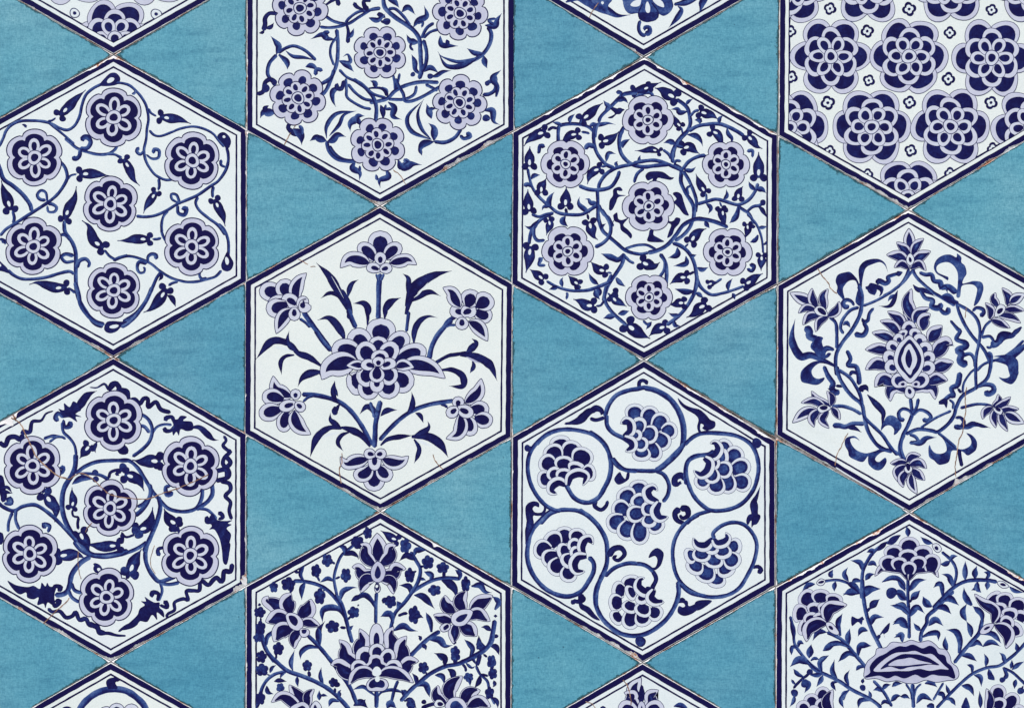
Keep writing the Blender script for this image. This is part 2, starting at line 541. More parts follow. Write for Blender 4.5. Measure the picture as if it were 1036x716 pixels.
    def layer(self, txt, flowers):
        inside = False
        for ln in txt.strip().splitlines():
            ln = ln.split('#')[0].split()
            if not ln:
                continue
            c, a = ln[0], ln[1:]
            if c == 'N':
                inside = True
            if c == 'E':
                inside = False
            if c not in 'VEKT' and (inside or c in 'FGHZYj') != flowers:
                continue
            if c == 'x' and flowers:
                continue
            if not flowers and c in 'smkdlLrRbnoOheiIPQcW' and self.z > 30:
                self.z = 2           # brush strokes share a few coats
            if flowers and (c in 'NFGHYj' or (c == 'Z' and self.z > 200)):
                self.z = 46
            if c == 'N':
                self.part('_'.join(a)); continue
            if c == 'E':
                self.vine(); continue
            a = [float(q) for q in a]
            if c == 'V':
                self.vx, self.vy = a[0], a[1]; self.s = a[2] if len(a) > 2 else 7.954
                continue
            s = self.s
            P = lambda k: [self.X(a[i], a[i + 1]) for i in range(k, len(a) - 1, 2)]
            if c == 's': self.stroke(a[0] * 1.06 * self.sw / s, a[0] * 1.06 * self.sw / s, P(1))
            elif c == 'm': self.stroke(a[0] * 1.05 * self.sw / s, a[1] * 1.05 * self.sw / s, P(2))
            elif c == 'k': self.stroke(a[0] / s, a[1] / s, P(2), 1.0, 0.88)
            elif c == 'd': self.stroke(a[0] * 1.05 / s, a[0] * 1.05 / s, P(1), 1.0, 0.88)
            elif c == 'l': self.leaf(a[0] * 0.76 / s, P(1))
            elif c == 'L': self.leaf(a[0] * 0.76 / s, P(1), 0.92, 0.68)
            elif c == 'r': self.leaf(a[0] * 0.63 / s, P(1), 1.0, 0.9, peak=0.55, base=0.3)
            elif c == 'R': self.leaf(a[0] * 0.76 / s, P(1), 0.92, 0.7, peak=0.6, base=0.35)
            elif c == 'T': self.sw = a[0]
            elif c == 'y': self.crescent(a[0] / s, P(1))
            elif c == 'K': self.ink, self.rim, self.fan = a[0], a[1], a[2]
            elif c == 'b': self.bud(a[0] / s, P(1))
            elif c == 'n': self.bud(a[0] / s, P(1), eye=False)
            elif c == 'F': self.flower_a(*self.X(a[0], a[1]), a[2] / s, a[3])
            elif c == 'G': self.flower_g(*self.X(a[0], a[1]), a[2] / s, a[3])
            elif c == 'H': self.flower_c(*self.X(a[0], a[1]), a[2] / s, a[3])
            elif c == 'o': self.dot(*self.X(a[1], a[2]), a[0] / s)
            elif c == 'O': self.dot(*self.X(a[1], a[2]), a[0] / s, 0.8)
            elif c == 'h': self.dot(*self.X(a[1], a[2]), a[0] / s, 0.03)
            elif c == 'e': self.dot(*self.X(a[3], a[4]), a[0] / s, 0.03, a[1] / s, a[2])
            elif c == 'i': self.dot(*self.X(a[3], a[4]), a[0] / s, 1.0, a[1] / s, a[2])
            elif c == 'I': self.dot(*self.X(a[3], a[4]), a[0] / s, 0.2, a[1] / s, a[2])
            elif c == 'P': self.blob(P(1), a[0] * (0.95 if 0.9 < a[0] <= 1 else 1))
            elif c == 'W': self.stroke(a[0] / s, a[0] / s, P(1), 0.08, 0.05)
            elif c == 'Q': self.blob(P(1), a[0], 0.9, 0.7)
            elif c == 'p':
                if self.fan: self.scale(a[0] / s, P(1))
                else: self.petal(a[0] / s, P(1), self.rim, self.ink, inner=0.62 if a[0] / s > 14.2 else 0.44, il=0.84 if a[0] / s > 14.2 else 0.74, i0=0.0 if a[0] / s > 14.2 else 0.16)
            elif c == 'a': self.petal(a[0] / s, P(1), self.rim, self.ink, pointed=True, inner=0.58, il=0.86)
            elif c == 'w': self.petal(a[0] / s, P(1), dark=0)
            elif c == 'u': self.side_petal(a[0] / s, a[1], P(2))
            elif c == 'c': self.floret(*self.X(a[1], a[2]), a[0] / s, a[3])
            elif c == 'Z': self.flower_scale(*self.X(a[0], a[1]), a[2] / s)
            elif c == 'Y': self.cross(*self.X(a[0], a[1]), a[2] / s)
            elif c == 'j':
                x, y = self.X(a[1], a[2]); r = a[0] / s
                self.part('painted_motif'); self.dot(x, y, r, 0.85); self.dot(x, y, r - 0.9, 0.04); self.dot(x, y, 1.9, 0.9)
            elif c == 'x': self.cracks.append((P(1), a[0] * 1.5 / s))
            else:
                raise ValueError(c)
    def side_petal(self, w, side, pts):
        """navy petal with a pale margin along one side and a drawn-out tip"""
        line = catmull(pts, step=0.8)
        P = lambda t: w * max(0.0, math.sin(math.pi * t ** 0.82)) ** 0.8 + 0.03
        s_, L, nor = frames(line)
        full, dark = [], []
        up, lo, dl, lw = [], [], [], []
        for i, (x, y) in enumerate(line):
            t = s_[i] / L
            h = P(t) * 0.5
            up.append((x + nor[i][0] * h * side, y + nor[i][1] * h * side))
            lo.append((x - nor[i][0] * h * side, y - nor[i][1] * h * side))
            lw.append((x - nor[i][0] * h * 0.9 * side, y - nor[i][1] * h * 0.9 * side))
            if t < 0.93:
                k = 0.60 * max(-1, 1 - 3.1 * max(0, t - 0.5))
                dl.append((x + nor[i][0] * h * k * side, y + nor[i][1] * h * k * side))
        o = up + lo[::-1]
        self.poly(offset(o, 0.6), 0.9)
        self.poly(o, 0.2)
        self.poly(dl + lw[:len(dl)][::-1], self.ink)
        if w > 8:                      # a thinner wash left along the middle of the petal
            i0, i1 = int(len(line) * 0.28), int(len(line) * 0.72)
            sub = [(line[i][0] - nor[i][0] * w * 0.06 * side, line[i][1] - nor[i][1] * w * 0.06 * side) for i in range(i0, i1)]
            self.ribbon(sub, lambda t, q, L2: w * 0.26 * math.sin(math.pi * min(max(t, 0.03), 0.97)), self.ink, self.ink - 0.12)
    def floret(self, x, y, r, rot):
        n = 5
        d = self.rnd.uniform(0.74, 0.88)
        pts = self.lobed(x, y, r * self.rnd.uniform(0.92, 1.06), n, rot + self.rnd.uniform(-20, 20), 0.24, 0.8, 40)
        k = self.rnd.uniform(0.78, 1.08)
        self.poly([(x + (a - x) * k, y + (b - y) / k) for a, b in pts], d)
        for i in range(4):
            a = self.rnd.random() * 6.28
            self.dot(x + r * 0.5 * math.cos(a), y + r * 0.5 * math.sin(a), r * 0.24, min(1, d + self.rnd.uniform(-0.12, 0.14)))
    def flower_scale(self, x, y, R):
        self.part('painted_flower')
        g = self.rnd.uniform
        def ring(r, rad, ry, rot, ow, lav, kd, push):
            for k in range(6):
                a = math.radians(rot + 60 * k + g(-2, 2))
                cx, cy = x + r * math.sin(a), y - r * math.cos(a)
                ang = rot + 60 * k
                self.dot(cx, cy, rad + ow, 0.92, ry + ow, ang)
                self.dot(cx, cy, rad, lav, ry, ang)
                q = push
                self.dot(cx - q * math.sin(a), cy + q * math.cos(a), rad * kd, 0.93, ry * kd, ang)
        R *= 1.03
        ring(R * 0.62, R * 0.375, R * 0.36, 30, 0.6, 0.2, 0.79, R * 0.025)
        ring(R * 0.47, R * 0.255, R * 0.24, 0, 0.6, 0.18, 0.71, R * 0.03)
        ring(R * 0.315, R * 0.165, R * 0.21, 30, 0.5, 0.17, 0.58, 0)
        self.dot(x, y, R * 0.19, 0.85); self.dot(x, y, R * 0.17, 0.16); self.dot(x, y, R * 0.098, 0.97)
        self.vine()
    def cross(self, x, y, r):
        self.part('painted_motif')
        rot = self.rnd.uniform(-25, 25)
        self.poly(self.lobed(x, y, r * 1.05, 4, rot, 0.26, 0.7, 40), 0.97)
        self.poly(self.lobed(x, y, r * 0.64, 4, rot, 0.34, 0.7, 40), 0.03)
        self.dot(x, y, r * 0.23, 0.97)
        self.vine()
    def crack(self, line, w):
        self.part('crack', CRACK)
        line = catmull(line, step=1.0)
        ph = self.rnd.random() * 50
        line = [(x + mnoise.noise((i * 0.3, ph, 0)) * 0.6, y + mnoise.noise((i * 0.3, ph, 5)) * 0.6) for i, (x, y) in enumerate(line)]
        self.ribbon(line, lambda t, s, L: w * (0.8 + 0.5 * mnoise.noise((s * 0.3, ph, 2))), 0.5, 0.5)

def clip_poly(pts, conv):
    n = len(conv)
    A = sum(conv[i][0] * conv[(i + 1) % n][1] - conv[(i + 1) % n][0] * conv[i][1] for i in range(n))
    sg = 1 if A > 0 else -1
    out = pts
    for i in range(n):
        (ax, ay), (bx, by) = conv[i], conv[(i + 1) % n]
        side = lambda p: sg * ((bx - ax) * (p[1] - ay) - (by - ay) * (p[0] - ax))
        src, out = out, []
        for k in range(len(src)):
            p, q = src[k - 1], src[k]
            sp, sq = side(p), side(q)
            if (sp >= 0) != (sq >= 0):
                t = sp / (sp - sq)
                out.append((p[0] + (q[0] - p[0]) * t, p[1] + (q[1] - p[1]) * t))
            if sq >= 0:
                out.append(q)
        if len(out) < 3:
            return []
    return out

def offset(pts, w):
    """move a closed outline outwards by w"""
    n = len(pts)
    A = sum(pts[i][0] * pts[(i + 1) % n][1] - pts[(i + 1) % n][0] * pts[i][1] for i in range(n))
    sg = 1 if A > 0 else -1
    out = []
    for i in range(n):
        a, b, c = pts[i - 1], pts[i], pts[(i + 1) % n]
        d1 = (b[0] - a[0], b[1] - a[1]); d2 = (c[0] - b[0], c[1] - b[1])
        l1 = math.hypot(*d1) or 1e-9; l2 = math.hypot(*d2) or 1e-9
        nx, ny = d1[1] / l1 + d2[1] / l2, -(d1[0] / l1 + d2[0] / l2)
        l = math.hypot(nx, ny)
        if l < 0.15:
            nx, ny, l = d1[1] / l1, -d1[0] / l1, 1
        out.append((b[0] + sg * nx / l * w, b[1] + sg * ny / l * w))
    return out

def inset(poly, d):
    n = len(poly)
    A = sum(poly[i][0] * poly[(i + 1) % n][1] - poly[(i + 1) % n][0] * poly[i][1] for i in range(n))
    sg = 1 if A > 0 else -1
    lines = []
    for i in range(n):
        (x0, y0), (x1, y1) = poly[i], poly[(i + 1) % n]
        l = math.hypot(x1 - x0, y1 - y0)
        nx, ny = -(y1 - y0) / l * sg, (x1 - x0) / l * sg
        lines.append((x0 + nx * d, y0 + ny * d, x1 - x0, y1 - y0))
    out = []
    for i in range(n):
        x0, y0, dx0, dy0 = lines[i - 1]; x1, y1, dx1, dy1 = lines[i]
        den = dx0 * dy1 - dy0 * dx1
        t = ((x1 - x0) * dy1 - (y1 - y0) * dx1) / den
        out.append((x0 + dx0 * t, y0 + dy0 * t))
    return out


# ------------------------------------------------------------------ the brushwork, tile by tile
PAINT_TXT = {
'A0': '''
V 0 0 1
j 5.2 75.5 13.5
j 5.6 158 14.5
Z 75 -33.5 40
Z 157 -33.5 40
Z 116 39 40
''',
'A1': '''
V 0 50
s 24 -60 800 -10 780 26 716 50 655 100 605 170 578 260 575 340 580 410 598 470 630 540 650 600 615 640 540 660 450 690 370 750 315 830 275
P 0.96 800 288 850 225 890 192 935 192 968 232 955 275 915 292 850 298
e 34 17 -32 890 249
s 20 390 590 440 630 490 670 545 716 600 765
m 20 14 380 580 420 572 450 550
b 84 478 535 560 455 610 400 690 328
k 12 30 175 605 200 612 212 632
F 915 548 240 2
V 120 50
s 22 -20 272 20 272 85 290 140 335 190 395 225 465 240 560 228 640 222 720 205 800 205 850
m 14 30 130 325 132 350 105 362
m 22 16 240 475 260 512 305 540
b 82 330 542 410 555 490 565 582 600
s 20 246 650 285 690 340 698 420 670 500 638 600 622 690 642 760 680 805 735 850 788
V 120 140
P 0.96 795 -5 810 -40 850 -48 890 -15 905 30 890 75 865 85 840 45
h 12 848 -12
s 24 868 70 882 130 880 200 855 270 800 345 740 385 640 455 540 500 470 530 380 585 290 622 210 632 140 625
m 20 34 205 100 175 130 145 105 165 70
m 16 34 220 130 270 165 320 155 325 100 285 90 282 125
s 22 205 90 210 150 235 215 290 290 360 330 410 335 465 322
m 26 22 322 322 328 380 318 420
b 70 305 428 255 500 215 560 200 606
b 76 40 165 85 245 120 330 170 382
m 20 14 -30 130 0 150 20 165
m 16 30 870 235 825 215 825 170
m 18 26 480 520 430 490 425 450 465 455 485 500 490 520
m 24 40 475 535 480 600 530 615 545 565 505 570
m 26 24 765 385 755 430 758 480
b 76 770 490 810 570 840 630 858 710
s 24 640 470 620 520 650 580 720 640 800 700 860 780
s 22 400 580 360 630 345 700 350 760
F 593 180 232 5
V 120 230
s 22 350 -10 345 30 365 85 392 125
m 24 20 345 85 310 95 270 95
b 80 255 95 180 95 120 95 70 105 -10 108
s 24 800 -30 850 20 880 100 885 180 880 240
P 0.98 875 195 900 235 925 285 910 335 875 355 835 340 825 300 845 250
e 32 15 85 872 270
s 22 830 345 780 395 720 415 640 435 560 440 500 430 420 405 330 350 270 300 200 262 110 235 40 235 -40 262
m 30 18 715 410 670 415 650 385 662 360
m 34 18 230 290 165 280 150 330 170 365 205 360 210 330 195 320
m 20 36 240 290 235 240 265 215 300 225 300 260
s 26 340 360 305 410 270 490 220 590 150 700 80 770 20 805
l 40 345 365 345 400 320 432
m 22 22 480 435 430 450 400 470
b 90 385 490 330 580 260 655 200 685
l 60 390 545 430 570 460 640
F 590 155 232 3
V 0 140
F 278 155 232 0
F 888 528 226 4
s 26 480 185 520 230 540 290 535 340 480 430 420 490 350 540 240 610 130 680 50 730 0 785
m 20 16 540 335 570 300 620 288
b 88 635 290 720 285 790 290 880 302
m 18 30 380 510 370 440 330 420 300 455 320 490 370 500
m 18 30 380 540 390 590 440 590 455 555 420 530 380 525
s 34 255 590 240 530 180 450 100 380 30 330 0 250 -20 200
b 92 85 580 60 490 30 420 10 340
m 22 30 100 580 115 640 105 690
s 24 520 0 570 40 620 80 700 110 790 130 870 125 920 95 945 60
m 30 44 640 80 700 80 730 30 700 -10 665 0 675 25
m 26 44 645 85 640 140 610 165 580 150
m 26 14 860 125 920 130 985 155
m 20 36 0 410 -20 400 -40 440
b 84 520 660 555 560 600 480 615 385
m 30 24 520 660 515 716 525 770 
V 0 230
s 32 515 -40 525 40 580 120 608 200 610 300 610 400 615 500 640 590 700 690 760 770 830 800
m 30 26 485 60 520 60 545 80
m 22 34 600 270 530 280 495 240 530 215 595 230
m 40 24 615 330 640 270 690 255 720 290 705 325
s 26 600 380 560 355 480 370 380 400 280 415 180 415 110 385 60 340
P 0.96 60 330 20 290 -20 260 -60 290 -50 340 20 355 75 370
e 24 12 35 -10 300
m 26 16 610 530 570 500 545 485
b 86 540 482 450 485 360 460 290 445 235 460
m 18 22 0 100 40 105 40 140
b 92 835 170 760 110 735 50 715 -10 660 -55
m 20 22 840 180 880 230 930 262
s 26 910 270 960 245 1034 225
F 268 155 232 3
F 915 508 226 5
m 18 40 -10 95 20 100 35 130
V 50 290
s 34 205 -40 235 60 250 140 300 220 370 280 445 305
s 34 830 0 780 110 720 195 660 245 590 285
P 0.98 440 330 460 285 510 275 570 280 625 280 580 320 540 360 490 375 450 360
e 36 15 -8 520 320
''',
'A2': '''
V 0 370
F 915 438 240 3
k 40 44 -10 610 40 640 70 580 120 570 165 590 185 545
k 46 12 185 560 190 530 240 530 260 450 330 440 370 385 430 362
m 24 24 350 585 420 565 490 570
r 110 560 410 640 320 700 240 780 200
P 0.98 470 345 515 355 515 300 560 330 590 285 640 320 650 360 600 380 655 410 610 410 620 450 560 415 500 420 500 390
m 22 44 510 420 470 380 445 420 475 440
m 24 46 510 430 520 490 565 480 555 445
m 26 22 500 450 510 530 560 580 600 640 615 720
s 20 350 590 420 560 480 570
s 20 395 615 450 575 500 572 530 590
k 8 40 720 172 780 175 840 145 880 190 930 145 960 170 955 205
k 48 34 870 160 890 180 900 150 940 145 970 200 1010 205 1030 250 1045 290
b 84 720 640 690 680 640 745 
l 44 780 610 760 660 770 700
d 40 965 630 985 690 1015 680 985 640
V 120 370
k 40 34 -20 190 30 195 70 210 80 280 130 270 170 305 200 265 235 265 240 330 300 290 340 350 420 375
s 28 165 380 230 420 265 480 268 550 240 620 180 680 110 730
s 28 165 480 210 490 250 540
m 24 20 270 540 310 490 370 470 430 475
P 0.98 420 420 470 430 500 400 550 410 520 440 590 450 600 510 550 525 500 510 485 560 465 530 440 560 430 510 440 470
k 20 44 450 440 430 410 380 420 390 445
k 20 44 450 480 420 520 375 520 375 490
r 84 580 495 650 495 710 545 760 590 805 598
d 40 0 640 20 690 60 690 50 660
k 26 42 845 560 865 600 840 640 880 680 900 690 850 740 840 790 870 820 890 860 870 900 780 925
V 0 460
m 26 42 470 150 500 140 510 105 480 100
s 40 610 -10 605 90 580 160 520 260 500 360 510 480 560 600 640 700 720 790 800 810 900 800 1034 770
s 30 610 150 680 95 780 55 900 45 1034 45
L 70 580 235 650 190 720 190 760 200
m 22 30 640 150 720 150 800 160 860 190 870 205
O 26 765 142
O 26 770 195
d 24 875 190 890 140 950 120 990 130
O 34 990 100
d 24 980 130 935 150 960 165
b 96 1000 160 1060 175 1120 210 1160 290
b 100 355 310 410 380 450 440 440 540
O 28 385 298
d 30 350 260 345 310
b 70 575 430 590 370 580 310 580 260
d 18 580 440 590 490 640 500
d 24 635 500 625 550 630 600
F 262 85 236 0
F 885 428 226 5
b 100 640 620 660 660 700 710 720 770
V 0 460
s 30 -20 380 30 420 110 450 180 415 270 400 340 430 430 500 520 590 620 700
s 26 130 440 125 520 155 600
s 26 100 460 70 540 65 620
k 90 40 -20 160 10 260 30 330 20 380
l 40 0 270 60 260 100 310
l 40 10 290 60 300 100 310
m 24 46 30 390 90 390 80 350 55 380
m 22 44 385 625 400 570 350 560 370 590
d 40 0 620 10 680 -10 720
V 120 460
s 30 0 45 80 45 150 100 210 190 270 290 330 360 400 430 500 455 590 445 640 410 670 340 675 270
s 34 750 230 755 310 720 370 660 415 620 440
m 24 26 640 430 710 440 760 480 790 520
s 36 250 230 258 310 225 390 180 450 130 490
s 28 150 420 200 390 235 350
s 36 320 330 335 420 310 530 270 630 230 720 200 780
b 106 340 50 250 50 180 55 110 40
o 30 325 15
o 28 310 90
F 578 90 240 5
P 0.98 730 500 760 470 790 520 860 530 915 525 880 550 910 560 870 590 905 640 890 720 890 800 870 880 840 860 830 760 810 670 770 600 730 600 750 570 725 540
k 22 44 770 530 710 540 715 490
k 22 44 800 520 840 500 820 470 800 480
k 38 40 780 130 850 110 900 60 850 0
k 40 30 780 130 860 120 870 180 830 210 890 230 900 280 860 330 900 380 890 450 910 520
m 26 46 420 250 380 260 390 320 440 300
b 96 470 560 420 530 390 490 365 430
o 30 490 550
o 30 430 590
d 24 470 570 490 630
b 96 145 610 220 580 260 520 275 420
d 20 20 620 60 660 130 640
O 34 165 640
O 30 130 605
d 30 25 630 30 680 20 716
V 0 550
b 100 460 100 530 90 620 85 690 120
d 24 420 90 470 105
s 28 590 -20 650 50 740 95 850 105 950 90 1034 60
s 40 730 100 650 150 580 240 560 330 540 380 500 405 440 410
s 28 575 310 600 370 660 395
s 28 550 370 580 430 640 470
b 90 970 10 900 15 820 20 760 10 680 0
P 0.98 440 400 450 350 400 340 380 310 365 340 335 310 320 360 270 335 220 345 130 330 60 295 110 370 160 405 210 390 220 430 270 445 310 430 300 490 350 480 365 515 385 470 430 490
k 24 46 430 390 440 340 490 350 465 380
k 24 46 420 420 440 500 480 460 440 460
k 30 40 385 515 420 545 480 540 530 590 580 580 610 550 640 610 690 600 720 650 780 660 800 700 850 720
F 240 78 232 3
F 858 428 230 8
k 24 30 750 160 790 175 815 210
P 0.96 750 200 765 165 800 165 825 205 800 232 770 232
h 14 795 205
V 120 550
s 30 0 90 80 65 160 30 230 -20
s 34 230 0 215 80 225 160 265 240 320 300 380 290 460 260
s 28 320 310 400 325 490 310
m 24 24 335 310 350 380 320 460
b 110 90 240 110 180 140 110 185 40
d 30 60 280 90 240
O 30 45 210
O 32 120 240
k 20 42 380 25 320 40 320 80 340 75
F 576 92 240 2
P 0.98 330 470 290 470 250 450 210 425 220 460 180 460 210 490 170 520 150 570 100 620 20 690 100 680 150 650 170 620 230 625 270 570 310 610 310 550 365 590 360 540 330 510
k 24 44 310 460 320 400 270 390 270 430
k 24 44 330 490 390 510 380 470 360 480
k 26 42 380 590 400 560 450 530 450 470 520 440 560 450 545 380 600 375 650 370 660 290 720 330 760 290 790 270 820 300 840 290 850 220 900 220 915 155
k 70 20 870 -20 870 60 860 110 875 145
V 40 630 6.907
k 40 14 340 0 400 30 420 70 480 70 540 85 605 88
k 14 44 550 60 600 25 660 0 700 -40
V 0 370
x 13 104 395 130 440
x 8 90 415 160 460 200 540 240 620 285 716 340 780 420 850 480 890 560 910
x 6 560 910 640 865 720 890 800 960 880 1030 1000 1060 1160 1070 1220 1060 1330 1015 1430 985 1560 930 1680 870
V 0 460
x 6 740 545 700 590 690 620
V 0 550
x 6 350 640 400 590 460 530 530 470 560 430
x 5 650 280 630 180 630 60
V 120 550
x 4 295 240 260 180 260 100 290 10
''',
'A3': '''
V 40 630 6.907
s 44 250 720 285 595 350 520 430 475 520 460 610 475 690 530 740 595 760 720
k 36 24 500 460 480 410 520 392 560 400
P 0.98 480 455 478 410 500 388 540 388 560 402 530 415 545 455
N painted_flower
p 90 450 660 460 630 440 590
p 110 540 680 540 630 535 560
p 110 620 690 640 620 645 565
E
P 0.96 120 640 160 590 200 580 230 600 220 640 150 660
''',
'B0': '''
T 0.88
V 255 0
G 385 68 226 10
G 370 790 226 12
V 320 0
G 512 425 215 22
V 385 0
G 640 110 222 5
V 385 80
G 635 190 220 4
V 320 80
G 495 530 225 18
V 255 0
k 30 44 200 112 140 110 105 150 105 200 90 250
l 50 110 230 150 220 175 185
l 40 100 250 80 265 55 268
L 70 195 440 215 380 190 340 150 292
R 60 215 440 280 500 285 560
s 34 200 440 140 510 125 590 150 640 190 690
s 30 210 430 270 390 340 372 430 410 515 488
L 44 270 410 330 455 420 465 515 488
L 60 670 320 600 310 560 280 470 318
m 14 44 590 320 610 300 580 265 625 262
s 28 590 130 650 170 720 190 780 190 860 140 960 80 1034 65
s 28 545 218 620 225 700 215 770 195
s 26 750 190 780 150 850 100 930 85 1034 72
k 20 40 760 195 775 260 770 350
L 50 770 310 800 280 820 230
k 16 40 590 45 640 10 680 -5 700 50
k 40 20 820 20 840 55 900 85
k 20 46 960 10 900 10 910 60 940 75
L 60 940 145 1000 165 1034 150 1070 115
s 34 680 235 690 330 690 430 680 520 650 600 600 720 540 790
s 24 690 290 640 360 630 440 660 530
s 34 660 560 640 620 590 660 545 680
L 70 700 490 760 520 820 580
L 44 720 500 790 500 770 440 730 460
s 26 700 560 760 620 840 660 920 716 980 760 1080 790
s 26 755 630 760 720 770 790 880 860 960 880
L 60 430 540 480 530 540 570
m 40 34 510 610 520 560 570 570
V 255 80
k 40 34 200 40 150 5 105 30 90 100 40 125
O 34 110 75
L 90 190 270 130 270 90 270 65 315
l 60 100 270 110 230 135 215
k 24 60 320 340 290 390 330 430 380 440
L 90 330 400 390 450 400 530
m 34 30 400 450 400 400 375 375
L 80 600 500 540 480 510 470 465 500
L 80 600 510 650 490 690 450 755 465
s 36 600 500 620 580 680 640 770 660 840 660
L 50 600 480 600 380 680 280 840 258
L 44 620 460 700 370 740 290 840 258
L 60 720 60 650 100 650 170 675 228
k 30 40 740 10 720 80 680 70 690 35
s 36 810 0 900 60 970 140 1000 230 995 340
s 28 770 40 830 110 900 160 970 175
k 14 30 930 78 980 72 1034 75 1070 100 1090 140
L 60 1000 75 985 30 950 15
L 80 880 375 840 330 790 360 790 425
L 60 840 350 850 300 905 298
x 6 260 530 290 470 310 430
x 4 335 395 355 370
V 320 80
N painted_vine
E
s 30 640 -5 660 50 700 120 720 180 820 160 1000 60
V 385 0
s 40 20 -10 40 70 130 150 250 230 310 310 320 400 325 500 330 570 310 640
s 28 60 75 120 75 190 140 240 210
s 30 430 185 370 230 330 310
s 26 480 235 400 260 345 310
L 60 170 100 220 60 280 120
L 60 60 5 110 15 150 65
L 70 265 220 300 170 370 130 350 45
m 30 20 290 190 340 180 330 225
s 34 345 320 370 420 365 510 330 580
L 70 310 345 240 330 210 280
k 20 20 250 345 240 380 265 410
R 60 320 600 280 560 275 500 250 440
O 20 260 600
L 60 350 580 400 545 470 590
L 50 400 620 450 610 500 580 570 570
O 24 400 615
s 36 860 215 890 270 880 350 830 430 760 480 680 505
L 44 800 460 640 500 500 460 460 415
L 60 800 455 660 530 530 530 460 415
L 60 830 430 760 430 695 390
L 66 830 450 840 510 858 552
L 70 840 205 920 210 940 160 975 110
m 34 20 910 200 870 165 930 150
L 66 480 290 490 360 560 370 625 372
l 50 530 320 540 350 520 370
k 20 50 40 145 0 120 -30 120
O 30 50 175
k 20 24 0 170 40 185 70 175
R 60 930 780 940 700 900 630 970 565
L 44 920 660 870 660 850 695
s 24 100 600 112 660 118 730
s 24 155 590 140 660 122 730
s 34 -90 830 0 812 60 790 115 735 200 690 320 662 470 665
s 28 360 680 420 710 460 735
s 28 290 690 270 760 190 800 60 800
V 385 80
s 34 925 0 925 80 880 120 820 128
L 60 880 30 920 10 930 -40
O 22 860 35
L 70 830 255 900 255 910 340 960 370
O 30 850 315
s 14 850 310 890 320
L 70 410 320 390 260 370 200
L 40 380 240 420 240 450 235
s 34 430 505 520 510 600 470 650 400
m 26 54 640 450 670 480 720 460 690 430
L 80 430 500 430 400 385 355
L 80 430 505 350 520 320 560 330 615
L 50 410 490 250 420 220 300 350 165
L 44 410 490 330 400 300 280 345 165
L 70 60 185 110 230 100 300 170 328
m 34 20 90 240 40 240 45 205
s 24 0 70 50 90 50 130
l 60 0 210 20 270 20 330
L 70 140 655 160 710 230 680 325 690
m 20 40 150 690 210 690 190 640
V 320 150
s 36 100 -20 150 50 220 95 310 105
L 70 315 110 290 160 350 200 345 260
m 30 20 350 190 350 140
L 70 560 170 580 230 510 260 515 320
m 34 20 490 260 480 210
L 70 660 95 700 160 780 130 850 135
m 30 24 700 140 745 110 710 85
l 44 820 0 840 30 850 60
x 5 620 175 680 225 720 295
''',
